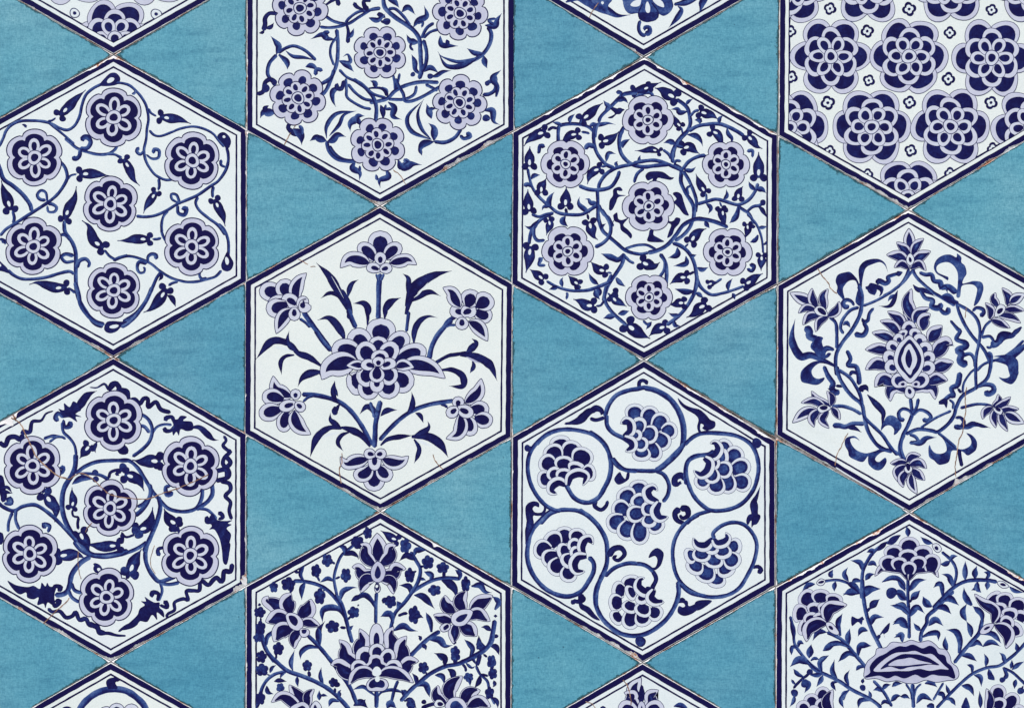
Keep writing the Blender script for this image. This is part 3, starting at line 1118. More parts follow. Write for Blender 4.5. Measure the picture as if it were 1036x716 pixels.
'B1': '''
V 320 225
N painted_flower
p 190 515 250 515 180 515 70
p 120 470 300 420 240 340 180
p 120 560 290 600 240 680 180
a 120 430 330 330 300 260 300 195 362
a 100 590 330 680 310 740 300 805 338
p 90 515 340 515 240
p 80 515 385 460 365 405 370
p 80 515 385 560 370 608 370
E
s 40 515 410 505 500 502 600 500 716 498 780
s 20 480 412 500 470
s 22 545 412 520 470
r 110 260 716 200 600 110 440 0 325
k 50 30 265 780 270 700 250 620 200 540
l 60 255 600 265 540 290 490 340 460
r 56 230 640 160 580 100 570 35 612
P 0.04 120 430 170 510 220 610 180 540
l 70 420 760 420 700 380 650 295 652
l 84 540 740 560 690 600 640 680 605
r 120 720 740 770 580 850 480 960 420 1090 390
r 70 740 600 740 520 740 450 695 412
l 70 760 640 850 580 920 560 1000 592
P 0.04 785 605 840 550 900 480 835 570
V 320 315
s 40 255 -20 285 60 320 135
l 90 225 240 210 180 150 90 90 50 10 70
s 34 -10 150 50 240 120 320
r 50 410 110 415 50 405 0 380 -50
r 50 550 60 555 20 575 -30
m 24 30 725 165 735 80 745 0
l 70 785 270 790 160 830 80 900 40 975 50
s 36 905 390 920 310 960 220 1034 120 1060 80 1150 20
s 26 955 415 1034 370 1100 340
N painted_palmette
p 230 520 250 520 150 520 55
p 190 400 330 350 240 290 150
p 160 580 330 660 250 730 175
p 190 360 360 250 320 125 300
p 170 640 400 760 350 880 300
a 190 330 400 200 420 100 460 45 545
a 150 680 440 800 430 930 460 1035 535
p 200 360 500 320 570 250 600
p 190 620 500 680 550 780 590
p 170 430 520 420 620 400 705
p 180 570 520 580 620 590 700
p 150 500 330 500 200
p 170 450 400 400 330 330 280
p 150 530 400 590 320 660 280
p 160 410 460 400 520 340 570
p 150 550 460 590 520 640 560
p 140 515 430 510 310
p 110 490 520 485 650
a 76 390 440 320 430 245 435
a 90 640 450 700 430 785 450
p 90 480 460 430 430 360 435
p 90 520 455 580 420 640 430
p 120 490 450 485 570
p 90 500 440 500 365
E
V 255 220
x 5 370 335 410 355 450 378
x 4 470 395 510 395
N painted_flower
p 150 230 640 160 600 60 590
p 150 300 640 270 580 230 505
a 110 365 670 350 590 380 510 435 450
p 130 300 716 220 690 130 720
p 110 370 716 310 670 240 650
p 90 370 716 410 680 450 660
V 255 310
p 150 280 -20 210 10 115 20
a 110 320 20 250 90 195 215
p 110 380 -20 430 -5 445 -25
p 90 340 10 340 112
E
s 40 640 360 560 250 480 140 410 40
s 24 380 95 430 130 470 170
r 90 560 480 460 410 380 380 300 330
r 100 370 360 300 300 160 280 30 425
l 60 380 380 310 320 285 270 298 195
r 60 340 390 270 400 230 450 238 550
P 0.04 180 332 240 325 335 362 260 350
l 84 555 560 540 530 460 540 400 580 368 645
l 50 690 720 660 660 668 600
V 255 390
N painted_flower
a 110 320 90 250 60 190 20 170 -75
p 130 250 110 160 90 85 110
p 140 230 190 150 210 60 240
p 120 280 210 260 290 250 370
a 120 340 200 350 280 390 340 470 390
p 80 350 110 350 30
p 90 350 140 290 160 220 180
p 80 350 140 390 170 425 190
E
s 36 400 70 500 75 600 95 690 125 770 180 840 260 910 370 965 480
s 22 410 130 450 95 500 80
l 56 690 140 660 90 650 30 665 -40
r 50 710 150 690 170 670 230
P 0.95 640 200 665 165 690 190 685 230 655 235
r 90 950 490 880 400 780 350 680 330
r 90 720 345 620 340 520 420 465 580
l 66 720 350 660 300 630 270 630 220
r 60 790 370 720 400 690 460 735 528
P 0.04 530 435 600 390 710 375 620 405
l 70 985 250 970 190 920 170 865 230
s 40 985 500 990 400 995 300 1020 190 1034 120
s 26 985 260 970 190 950 130
V 385 310
N painted_flower
p 150 680 0 760 10 890 -20
p 130 760 40 830 70 890 100
a 110 710 120 790 170 860 275
p 110 700 60 620 40 560 50
p 110 660 70 700 40 770 40
p 100 655 90 655 185
V 385 220
p 150 700 716 720 660 720 580
p 160 780 716 830 680 880 620
a 110 640 720 600 660 570 600 505 565
E
r 100 205 716 240 600 300 520 380 450
V 385 310
s 34 395 425 410 340 450 240 520 160 580 110
s 22 520 165 560 150 605 150
r 50 450 460 540 400 640 380 760 350
r 110 640 390 760 400 880 470 938 598
l 80 690 370 740 330 770 290 735 258
r 60 740 440 750 480 720 535
P 0.3 690 405 740 420 800 455 740 440
r 90 490 510 580 510 660 560 660 640 550 640
V 385 390
N painted_flower
a 110 680 140 750 90 790 40 810 -55
p 130 720 190 800 190 870 180
p 130 760 260 840 280 890 310
p 130 680 240 710 320 750 395
a 110 640 230 650 320 620 390 530 425
p 90 620 180 630 90
p 100 620 180 690 210 745 230
p 90 620 180 580 210 535 240
E
s 34 -10 440 80 340 180 250 280 190 400 150 520 130 590 120
s 22 480 150 520 160 540 180
l 66 210 235 250 180 260 110 250 50
l 50 280 220 320 240 345 300
r 70 0 480 60 430 160 410 260 400
r 120 250 410 380 410 480 470 545 578
l 70 270 400 350 370 390 330 380 285
r 66 270 430 310 500 300 560 270 625
P 0.04 285 435 340 445 405 485 340 470
s 34 0 120 -20 180 -20 230
l 60 0 245 50 200 135 195
V 320 430
N painted_flower
p 170 470 340 465 440 465 528
p 120 440 330 390 390 300 400
p 120 500 330 550 390 615 400
a 110 420 270 320 290 240 310 195 255
a 110 530 270 620 300 690 290 740 250
p 100 470 220 468 362
p 80 475 240 430 230 385 230
p 80 475 240 520 230 562 230
E
x 6 205 225 205 300 185 360 200 465
x 6 940 235 960 290 1020 355
''',
'B2': '''
V 320 560
s 28 485 310 480 400 478 560
N painted_palmette
V 330 640 9.418
u 150 1 420 300 330 160 360 60 320 -40
u 150 -1 560 300 640 160 600 20 640 -60
p 130 480 200 480 100 480 -90
u 150 1 360 340 200 240 180 130 125 65
u 150 -1 640 340 720 230 710 110 765 30
u 150 1 330 390 200 370 120 290 45 300
u 130 -1 650 380 740 340 790 270 880 265
p 190 430 340 380 240 350 130
p 150 480 260 485 180 485 100
p 140 540 320 580 240 610 150
p 150 390 370 310 330 240 300
p 150 560 370 640 330 715 290
P 0.2 440 370 380 360 365 310 400 280 420 220 480 205 540 230 550 275 585 300 575 350 530 370
P 1.0 440 350 400 340 400 310 430 285 440 250 480 235 515 255 525 290 565 310 545 345 510 365
u 120 1 470 410 370 370 280 400 215 490
u 120 -1 500 400 600 370 730 400 830 470
Q 0.2 470 420 410 450 385 500 410 545 480 550 550 545 590 500 570 450 510 430
P 1.0 470 430 420 460 405 500 430 525 480 515 540 520 560 490 545 455 500 440
I 47 42 0 482 368
h 44 482 366
h 25 488 438
E
V 320 560
N painted_flower
a 150 495 60 495 -40 490 -165
u 100 1 480 100 400 20 405 -55 355 -80
u 110 -1 510 90 590 20 590 -50 640 -70
u 100 1 460 140 380 170 340 110 290 105
u 100 -1 530 150 620 160 640 110 720 120
u 100 -1 470 210 400 210 360 310
u 90 1 520 210 600 220 620 320
Q 0.27 495 62 540 100 555 150 535 205 495 228 455 205 440 150 455 100
P 1.0 495 95 518 140 515 180 490 200 470 175 475 135
Q 0.15 470 280 490 230 515 280 490 312
P 1.0 470 270 488 228 510 270 490 300
h 12 487 260
V 255 580
N painted_flower
u 120 -1 300 310 180 250 110 220 130 180
u 130 -1 310 320 280 220 310 155
u 130 1 370 350 450 290 475 205
u 130 1 300 370 210 350 110 385
u 80 -1 390 400 450 390 545 415
u 130 1 330 440 230 460 175 545
u 90 -1 390 450 340 520 342 600
Q 0.18 275 330 340 320 400 370 405 430 360 455 300 420
P 1.0 295 340 340 340 370 380 350 420 310 390
Q 0.18 385 460 400 440 450 450 460 480 430 508 395 500
P 1.0 400 450 440 450 430 480 405 480
V 385 580
N painted_flower
u 110 1 600 310 530 250 520 175
u 110 1 680 300 640 220 695 140
u 120 -1 720 300 820 220 900 175
u 100 -1 700 360 780 320 880 380
u 90 1 580 380 500 360 430 330
u 120 -1 640 420 720 450 775 500
u 90 1 600 400 590 490 585 560
Q 0.18 740 305 660 290 580 330 575 390 620 420 690 400
P 1.0 700 325 640 335 605 370 630 390 670 375
Q 0.18 480 430 520 400 560 410 550 450 500 465
P 1.0 505 430 540 405 550 430 515 455
V 405 640 9.418
N painted_flower
u 110 1 440 670 350 600 360 500
u 140 1 500 640 470 530 590 410
u 130 1 600 680 650 580 760 545
u 120 -1 640 700 750 650 860 700
Q 0.2 440 716 460 640 530 612 600 640 625 716
P 0.72 480 716 490 660 540 645 590 690 595 716
Q 0.1 325 680 345 640 390 640 420 690 350 705
i 30 20 0 380 675
V 255 640 9.418
N painted_flower
u 120 -1 540 700 420 580 355 495
u 110 1 480 740 300 600 185 655
u 90 1 540 700 530 600 590 535
Q 0.2 370 716 430 670 500 660 540 716
P 1.0 430 716 480 690 510 716
Q 0.15 560 716 600 650 640 670 655 716
P 1.0 585 716 600 680 620 716
E
V 255 520
s 24 690 716 680 640 660 520 680 420 720 330 790 270 850 220
L 60 750 320 740 270 690 255
l 60 740 330 800 310 850 340 855 365
c 55 850 225 30
c 46 930 150 60
c 52 605 370 20
d 20 640 380 670 400
c 48 515 455 80
d 18 520 490 545 540
L 50 660 540 610 515 560 540 540 545
c 56 755 490 -30
d 18 670 520 710 500
l 40 870 280 860 250 850 240
s 30 330 535 430 540 540 570 620 620 690 700 720 750
L 60 430 545 400 600 400 690
R 50 420 540 390 490 400 440 430 405
d 24 340 465 380 465
c 58 290 560 0
c 44 175 585 0
l 50 305 640 320 580 305 510
c 56 545 660 20
d 16 570 620 590 600
L 60 710 700 730 620 800 590 850 590
V 320 560
R 60 480 440 440 370 380 330 290 380
l 56 280 380 330 350 390 340
V 320 560
R 70 240 530 190 450 110 430 50 460 50 555
c 54 300 470 60
d 18 250 530 280 500
d 16 330 420 345 405
s 32 160 330 210 420 240 530 260 610 290 716
c 56 130 585 0
d 22 190 590 240 595
L 40 260 620 280 590 300 575
l 70 20 740 20 620 70 540
V 385 520
b 70 140 210 90 190 50 160 0 130
c 56 200 255 20
s 30 240 300 290 380 320 440 310 520 270 600 200 700 120 790 90 880 80 950
L 66 275 330 290 290 370 290
l 70 280 370 210 330 150 375
c 54 380 385 -10
d 20 320 430 345 410
c 56 235 490 10
d 18 290 455 260 470
L 40 310 520 340 520 365 530
R 60 400 540 410 490 350 460
s 30 230 640 320 580 420 530 530 510 640 520
l 70 240 640 230 580 150 570
l 90 490 530 560 560 600 610 610 680
c 50 500 430 90
d 26 510 460 510 510
R 56 630 530 640 480 600 445
c 54 685 560 10
d 14 730 570 760 580
L 70 730 580 800 570 840 620 895 630
c 54 435 610 0
l 80 270 650 340 660 400 720 435 760
V 385 580
R 60 140 300 150 250 130 220
c 56 80 225 -20
l 50 20 240 30 210 60 190
c 60 270 330 0
d 24 140 340 190 320 220 320
l 60 260 350 310 340 345 355
R 70 100 400 90 340 60 320 0 345
L 70 100 460 180 420 240 450 300 462
R 60 410 470 400 390 365 310
s 34 230 670 320 580 400 510 480 460
L 80 390 530 470 530 520 580 580 575
l 40 320 540 320 510 300 500
l 50 330 570 360 590 365 615
c 50 600 630 90
l 50 600 600 600 590 595 580
d 20 600 680 595 720
R 60 720 670 740 600 680 535
L 60 500 716 510 690 440 640
R 60 920 290 950 230 900 180
d 26 910 340 940 340
s 36 640 716 750 670 860 590 900 490 920 370
l 60 890 460 850 430 810 430
d 30 900 505 950 500
l 66 880 580 930 590 955 655
l 70 850 590 800 570 790 495
c 36 795 580 20
V 405 640 9.418
l 60 510 110 515 80 500 100
s 40 0 650 100 540 170 480 280 390 420 320 560 290 680 230 800 160 870 80 880 0
L 70 330 400 400 410 420 490
l 80 450 340 500 380 495 470
l 80 420 320 420 230 320 190
c 56 220 330 20
d 22 250 370 250 400
L 60 150 490 150 430 110 380
R 80 140 500 240 490 280 610
R 60 680 210 690 140 610 60
c 54 525 220 90
d 24 515 250 515 290
d 26 590 290 620 330 625 370
c 50 650 420 45
L 50 640 420 660 450 665 505
d 40 760 200 740 280 720 310
R 40 640 270 690 250 720 300
L 40 620 280 680 330 720 310
s 26 720 310 760 390 830 460 850 560 900 680
c 62 870 275 20
d 22 790 200 830 230
c 50 880 385 -20
d 24 770 390 840 410
l 70 760 400 750 460 705 525
c 56 850 570 0
L 50 890 450 900 490 880 515
l 60 870 610 920 650 930 716
c 56 100 680 0
d 20 30 640 60 650
l 50 0 560 50 560 30 630
d 36 200 716 260 690 330 670
o 24 225 655
V 255 640 9.418
s 40 90 0 110 100 160 200 240 280 340 360 480 410 620 470 740 540 850 640 930 730
s 30 190 0 150 40 130 120
c 50 55 45 0
c 56 90 225 10
d 22 130 200 110 220
c 62 250 150 70
d 20 230 190 230 250
c 62 95 350 50
d 14 140 390 180 410
L 50 170 380 190 330 230 305
s 32 330 365 220 390 140 450 90 540 80 620 40 716
L 60 140 500 150 560 205 580
c 62 80 620 0
L 40 320 370 280 400 270 440
l 60 210 460 260 450 330 460
c 46 270 520 90
L 60 390 360 370 280 405 160
R 70 640 140 540 130 470 180 460 250
s 38 530 20 640 130 780 300 870 420 940 530 1000 680
R 66 645 120 640 0 620 -60
c 52 525 310 70
d 34 540 360 550 420
L 50 430 410 430 470 440 515
L 60 680 490 650 410 660 325
c 46 775 470 80
o 28 810 490
d 24 790 520 790 570
L 50 840 610 830 560 850 540
R 60 830 650 760 640 730 700
L 56 640 640 640 580 640 545
L 40 650 600 680 590 720 600
V 255 580
c 50 62 310 80
c 52 68 435 70
l 36 65 260 60 250 58 235
d 16 70 350 70 400
s 24 70 470 90 560 130 640 180 716
s 24 100 580 120 500 180 460
V 330 640 9.418
s 40 478 540 480 620 478 716
R 50 470 600 420 560 350 510 250 540
R 50 490 610 530 560 620 540 710 560 730 600
L 60 740 610 740 560 710 540
s 30 685 450 650 540 620 660
l 90 260 690 330 660 400 716
l 60 330 690 350 660 375 630
L 90 580 716 610 670 670 716
l 80 750 640 800 640 860 716
''',
'C0': '''
V 585 0
N painted_flower
P 0.8 380 -40 360 20 380 85 420 115 480 110 490 155 540 180 590 175 645 145 645 115 690 130 740 100 765 50 755 0 750 -40
P 0.04 420 40 450 10 500 -5 505 15 490 50 440 55
P 0.04 540 80 545 30 560 15 578 60 575 100 555 105
P 0.04 600 0 640 -10 680 20 690 60 650 50 620 30
k 10 10 490 150 485 110 500 70 520 30
k 10 10 645 140 640 90 610 50 590 20
k 12 12 490 120 510 160 560 172 620 160 645 125
E
m 28 34 500 165 487 210 492 255 520 285 550 280
m 48 26 535 278 572 262 572 225 538 222 535 250
L 120 -100 20 0 -20 80 10 160 50 240 90 320 128 420 122
P 0.75 110 0 180 -30 270 -20 270 10 245 40 240 80 260 110 300 130 240 115 180 65 120 30
h 12 195 25
k 26 44 770 40 840 20 880 -10 920 -30
L 50 770 40 860 30 950 -5 1000 -30
L 60 800 50 830 80 800 140 725 230
L 70 1050 -20 1000 20 990 60 975 100
x 5 165 25 115 90 90 145
''',
'C1': '''
T 0.85
V 500 50 3.453
H 537 247 94 30
V 515 130
H 455 287 208 32
V 585 130
H 568 625 222 28
V 655 130
H 632 290 202 30
V 515 210
H 472 352 218 30
V 655 210
H 645 358 206 30
V 585 280
H 570 165 198 32
V 515 50
b 75 1000 340 1080 320 1160 290 1225 265
b 84 580 570 650 520 700 470 755 432
b 84 300 660 220 690 150 740 120 780
b 75 560 680 500 690 460 720 420 780
m 40 30 1034 345 930 360 890 390 850 430 800 480 740 540 720 590
m 24 44 895 390 900 350 860 345
L 56 860 420 920 400 960 435
r 80 830 470 870 500 900 490 930 485
P 0.95 840 470 880 500 930 490 870 520 830 555 795 550 850 520 815 480
L 56 770 490 800 460 780 440 760 410
s 30 720 590 700 640 690 716
L 40 640 630 680 600 720 605
L 44 640 620 740 605 800 595 860 607
m 30 34 700 700 660 640 600 610 520 600 440 605 400 620
L 44 430 615 400 600 345 585
s 34 400 610 395 680 395 740 385 790
L 50 495 600 490 560 530 520
m 20 22 570 600 575 580 580 560
m 26 22 580 665 620 670 650 680
d 24 310 655 350 630 390 640
m 30 24 920 650 900 690 890 740
V 655 50
b 67 20 300 -50 330 -120 345
b 100 230 390 160 360 120 330 60 312
b 80 420 500 480 520 520 530 570 565
b 62 270 625 240 600 230 570 215 530
m 44 30 -90 400 -40 355 20 350 50 380
s 36 230 400 290 440 325 480 340 540 345 600 320 660 270 716 220 790 205 880
L 40 310 450 330 420 365 400
L 60 325 500 260 510 240 480 185 485
m 24 30 345 540 380 500 420 490
m 24 16 270 625 280 660 285 690
s 34 330 660 400 620 480 605 570 600 640 620 720 660 780 700
L 60 420 600 420 570 380 570
L 46 580 600 580 560 610 530
L 50 640 630 650 680 680 720 672 770
b 75 510 655 560 680 590 740 600 800
b 75 800 690 850 740 880 780 925 800
V 515 130
d 24 -10 -10 0 0
m 44 30 290 150 250 140 240 190 225 190
b 89 165 310 165 240 165 200 168 145
m 26 36 150 320 160 380 190 480 250 560 330 630 400 680 500 695 590 690 660 650 720 610
L 50 180 410 200 380 250 375
m 50 30 120 465 150 450 190 470
b 80 260 520 260 470 280 440 300 400
b 84 165 670 155 600 150 550 152 490
m 30 24 180 690 240 710 300 690 360 680
L 60 340 640 320 590 340 540 365 512
L 44 330 630 280 630 265 660
b 92 455 630 455 570 460 530 460 470
d 24 455 640 465 690
L 60 650 680 570 620 560 580 570 550
L 56 720 600 660 600 640 570 612 570
s 34 690 -20 680 60 690 150 720 220 780 290 850 320
m 50 40 690 150 640 135 610 170
L 50 780 270 800 200 860 205
b 84 740 105 790 100 840 70 885 25
b 75 740 320 690 340 650 380 630 450
m 24 20 740 310 790 300 830 310
s 36 930 -20 890 60 890 160 920 230 990 290 1080 310 1180 300 1290 290
L 56 915 160 920 120 975 85
L 40 870 310 860 280 875 265
s 34 720 490 730 440 780 370 860 320 960 295 1034 280
s 36 560 460 640 490 730 495 820 470 870 400 890 340
s 32 710 500 715 600 715 716 725 760
m 30 28 720 610 760 690 800 716 840 790 
P 0.98 940 540 880 555 860 600 830 655 805 655 810 580 835 540 840 490 890 470 915 500 890 505 870 500 880 530
V 585 130
P 0.98 590 435 600 405 560 420 540 385 560 355 600 345 680 350 740 390 770 395 745 415 680 405 640 400 620 440
P 0.98 770 595 790 565 760 525 790 510 830 530 850 590 870 650 890 700 850 690 810 640 
P 0.98 250 800 290 740 280 700 315 680 
b 55 660 190 590 170 530 180 455 180
L 40 500 285 490 250 500 215
s 34 440 280 540 262 620 258 700 280 770 310 840 340
s 28 750 250 730 210 680 170
m 24 30 770 290 790 260 830 265
s 30 530 320 480 360 460 400 450 440
V 655 130
s 36 205 280 200 200 240 110 290 50 330 20
L 60 230 130 180 105 130 118
L 60 320 50 390 60 430 100 445 145
b 84 280 160 340 150 380 180 420 205
m 30 26 230 140 270 150 290 155
s 34 280 335 330 270 400 230 470 215
L 50 290 330 350 340 390 310
s 36 210 290 270 330 270 430 310 520 360 600 375 660 370 740
s 32 285 340 330 410 370 500 395 590 385 680
m 26 24 330 540 320 480 360 460
b 70 470 520 430 460 410 420 390 365
m 24 20 470 520 475 560 470 590
s 32 400 610 470 590 550 570 620 585 700 610 750 610 820 570 870 500 890 440
L 50 470 600 510 640 490 690
L 44 610 575 640 540 635 490
b 72 730 570 730 530 750 490 770 465
b 97 895 400 895 330 895 270 895 190
L 50 870 500 830 460 815 425
L 60 870 490 920 490 955 520
m 24 40 845 235 845 180 800 185
b 67 590 640 600 700 620 760 630 800
m 20 18 600 635 590 610 580 590
m 30 30 720 620 780 660 820 690 860 770
R 60 730 630 720 690 700 730 665 760
m 26 30 800 670 850 630 900 620 930 600
O 24 930 596
L 50 890 630 920 650 960 716
V 515 210
b 67 320 95 330 130 310 190 300 225
d 20 325 100 330 60
s 34 360 40 280 80 220 130 180 190 165 260 160 300
L 60 240 100 190 160 150 160 125 145
m 36 30 200 150 200 220 230 265 290 262
b 92 175 310 165 370 160 430 135 525
L 66 455 70 430 110 475 155
b 84 645 110 660 170 680 230 715 260
d 20 640 100 630 50
s 34 715 -10 720 80 750 180 800 230 870 290 930 340 1000 370
L 40 740 190 750 150 780 130
s 34 740 10 800 100 820 170 800 240 750 290 690 320
m 40 26 235 430 260 410 240 460 295 465
b 75 280 580 240 550 200 520 165 495
m 26 30 300 590 380 635 480 665 580 670 680 650 780 610 830 590
L 46 430 640 420 590 435 560
L 50 400 635 350 650 320 660
b 67 560 620 530 600 500 570 475 545
m 20 20 570 625 570 650
L 56 720 620 670 580 640 525
b 80 780 510 720 500 690 470 655 432
m 20 20 790 520 830 530
R 70 925 370 880 420 820 400 740 370
s 36 930 370 910 450 860 530 800 620 770 700 760 760
L 50 865 560 890 600 935 635
m 30 26 930 390 970 430 1010 450
m 26 24 460 680 470 700 460 740
b 75 840 690 880 716
L 60 690 660 700 700 730 740
P 0.98 870 45 840 70 850 110 890 130 900 180 950 220 980 250 990 220 960 180 920 140 960 85 910 100 880 90
V 585 200
P 0.98 510 140 515 115 550 105 560 85 580 110 560 125 620 135 690 150 700 165 640 150 560 150
V 655 210
m 34 34 380 -10 370 80 340 160 290 220 220 270
s 38 0 365 80 345 160 300 230 220 290 140 380 95 460 95 560 120 650 160
L 56 460 110 480 140 500 165
b 67 605 20 600 50 620 90 630 125
R 60 740 10 720 60 690 100 660 125
b 84 345 280 380 230 420 190 475 170
m 20 18 300 320 330 290
P 0.98 155 85 180 110 210 105 230 80 265 90 255 130 220 170 200 220 160 245 170 200 190 140 160 120
P 0.98 20 180 50 180 50 220 100 250 135 275 70 280 0 270 10 220
b 92 -50 440 10 460 60 470 100 440
s 36 100 370 140 430 155 500 150 620
s 28 110 370 140 440 130 510 95 560
s 36 200 285 270 310 330 360 370 430 390 510 395 600 370 716
L 66 240 320 240 380 165 405
L 60 310 390 310 450 210 470
L 40 340 380 360 390 395 380
L 50 400 480 440 500 490 480
b 80 320 560 280 560 230 580 180 615
d 22 330 540 380 515
L 66 380 670 320 680 270 670 220 655
m 34 26 395 560 430 640 510 700 600 690 700 660 780 630
m 26 24 480 640 540 610 600 570
b 58 490 620 530 605 560 600
L 50 650 670 650 620 685 570
b 80 780 620 820 600 870 560 930 530
m 30 40 800 490 840 510 860 470 820 460
b 63 805 130 810 170 800 210 785 250
m 26 20 800 50 850 100 890 160 920 250 930 340 930 370
d 30 830 150 870 155
L 44 890 160 930 160 965 150
R 50 890 220 870 260 825 280
L 30 930 300 950 290 960 265
b 70 920 380 920 420 915 460 915 510
L 46 680 690 690 700 705 740
V 585 280
b 58 10 60 -40 50 -60 40
s 34 270 -20 220 100 215 190 260 270 320 330 390 390
m 30 30 250 50 170 80 80 110 -20 110
L 60 150 80 170 130 140 170
L 40 300 10 330 50 380 80
b 89 130 230 70 230 20 200 -40 180
m 24 20 210 190 180 230 140 235
b 70 270 160 300 190 340 210 390 240
m 20 16 235 130 260 150
L 60 320 300 360 290 410 275
L 60 300 320 250 320 200 335
b 109 390 380 440 420 500 460 580 497
b 84 710 400 660 410 610 440 568 480
m 24 24 520 350 550 380 560 380 590 370
L 40 590 360 570 390 545 425
s 34 955 -20 950 80 910 180 850 270 790 330 710 390
b 75 855 210 810 210 780 220 730 225
L 50 830 310 770 310 725 290
L 50 770 350 780 390 820 395
L 40 925 110 860 110 780 95
L 50 940 130 970 140 1010 175
b 92 1034 220 980 250 930 300 870 328
V 515 210
s 32 930 340 980 362 1060 375 1125 362
s 26 930 335 1000 310 1060 300 1120 305 1200 350
''',
'C2': '''
T 0.92
V 590 365
k 34 30 450 228 452 172 478 156 505 168 516 192
V 655 520
s 36 -110 395 -40 402 10 425 48 462
V 515 360
s 38 770 493 800 400 860 320 950 280 1034 265 1100 255 1180 280 1290 350 1350 430 1390 530 1400 640 1390 740
k 50 20 740 475 740 440 700 415 660 440 610 480 550 530 445 545
r 110 740 470 690 440 640 450 560 520 445 547
h 26 710 472
d 30 650 500 700 515 770 495
s 38 785 470 790 560 840 620 920 660 960 690
k 50 24 920 655 970 640 985 580 960 545 905 540
s 36 215 716 290 640 380 600 480 590 590 605 690 640 780 720
V 590 400
V 655 360
s 46 -30 255 60 275 150 320 220 390 265 470 290 560 295 640 282 740
k 20 30 0 230 -10 190 
P 0.98 245 338 300 390 360 415 420 430 470 470 505 510 545 530 540 575 480 600 440 580 455 560 430 545 425 590 440 620 415 620 400 570 410 510 380 470 310 430 265 390
s 36 295 716 370 650 450 620 560 620 690 635 780 670 840 720 880 800 895 900 880 1000 850 1080 790 1160 720 1210 620 1240 510 1240 430 1190 370 1120 330 1030 310 940 320 860 360 820 420 800 490 790 540 760
O 40 880 700
V 515 440
s 36 250 716 320 640 400 605 480 600 560 610 640 655 720 730
s 36 350 -30 270 20 200 90 160 170 150 270 170 380 220 480 290 560 360 600 420 610
s 40 640 -30 730 30 790 110 820 220 810 330 770 420 720 500 650 540 580 535 520 500 480 440 460 400
s 36 830 180 880 240 940 280 1034 290
O 28 150 105
d 20 160 110 190 90
P 0.98 850 340 890 295 910 325 935 350 950 300 970 300 965 350 930 380 880 398 850 370
k 40 28 700 520 690 570 740 600 780 570 795 525
P 0.96 130 600 150 550 200 530 240 545 240 580 210 570 190 590 210 620 260 620 280 590 275 560 300 590 280 640 230 650 195 650 195 716 150 716
V 655 440
s 36 300 70 240 130 170 200 100 260 60 280
k 50 24 310 360 270 320 220 340 210 390 240 400 270 370
P 0.98 300 360 280 320 230 320 205 360 225 400 260 400 280 385 250 385 245 360 270 350
k 34 56 300 712 238 682 222 628 262 588
k 62 26 262 590 315 592 328 640 292 668 268 655 272 638
s 34 310 716 380 650 460 620 520 605
l 70 840 740 860 640 850 560 880 490 910 405
P 0.98 795 700 820 650 850 610 840 560 865 510 890 560 890 630 905 670 880 716 850 716 840 680 810 716
s 32 310 400 305 270 340 190 410 160 480 165 530 130
V 515 520
s 40 340 -30 250 50 180 140 150 260 150 370 190 480 270 580 370 640 480 660 580 620 640 540 680 460 680 390 640 340
s 40 560 -40 660 30 730 110 780 210 790 320 780 420 720 560 700 650 700 740
l 80 160 -20 170 60 150 150 130 240
k 54 24 800 340 840 280 900 270 930 320 880 370 840 350 870 330
s 36 770 500 850 430 950 395 1034 395
k 30 50 500 690 530 720
k 50 30 600 650 560 700 510 690
o 30 590 680
V 585 450
s 36 620 205 690 240 730 320 720 400 680 460
V 655 520
P 0.98 10 350 30 300 80 270 130 310 120 380 100 420 60 450 20 440 0 420 60 425 80 370 60 335
k 34 40 40 450 70 520 40 590 30 650 80 700 130 700
d 40 -20 600 30 600
m 30 34 240 560 250 640 235 716
P 0.98 795 50 820 0 900 0 905 40 850 90 835 50 810 85
k 24 44 840 430 890 420 915 450 885 470
l 60 300 716 280 690 240 716
P 0.98 380 716 420 690 520 695 440 760 390 770 
s 34 540 200 530 150 600 90 690 65 780 85 850 160 880 250 860 370 810 480 740 590 640 650 510 665 400 640 300 580 240 500 210 400 205 270 240 160 320 60 420 0
V 585 590
s 40 170 -20 140 70 140 160 180 260 250 340 340 400 450 420 550 400 650 340 730 260 790 150 810 50 800 -20
s 36 820 0 900 70 1034 105
P 0.98 0 90 40 85 50 120 35 160 90 190 130 240 175 295 120 280 60 230 10 190
k 24 46 500 430 530 460 510 490 470 480
O 38 495 465
P 0.98 800 230 810 180 840 190 860 180 840 150 805 160 830 130 880 140 890 180 950 160 1034 140 980 190 920 240 850 260
V 590 400
s 34 225 500 270 560 340 595 480 605 600 600 680 545 760 470 815 380
K 0.97 0.1 1
V 515 440
N painted_palmette
p 165 420 120 400 4
p 175 470 190 545 55
p 180 560 240 620 103
p 165 390 200 320 80
p 150 360 255 250 190
p 140 330 350 228 360
p 150 440 275 440 165
p 140 530 300 555 213
p 140 600 310 697 290
p 120 390 350 330 265
p 140 440 370 450 265
y 76 462 398 400 370 345 400 335 450 385 476
y 72 470 402 490 330 560 300 625 330 595 405
V 515 520
N painted_palmette
p 150 450 230 440 98
p 140 540 230 560 112
p 160 390 250 310 150
p 160 330 300 200 260
p 150 390 330 265 380
p 150 420 370 340 480
p 140 490 420 465 545
p 130 480 290 385 300
p 130 510 340 430 410
p 110 560 270 480 215
p 100 580 310 488 300
y 70 602 330 580 270 600 210 650 190 677 240
y 76 622 332 550 340 515 400 540 460 610 460
V 585 590
N painted_palmette
p 150 430 40 415 -70
p 150 370 60 270 50
p 150 350 150 245 160
p 130 340 250 270 300
p 140 430 220 410 368
p 140 500 230 545 340
p 130 580 210 670 270
p 130 450 60 385 90
p 130 430 150 395 235
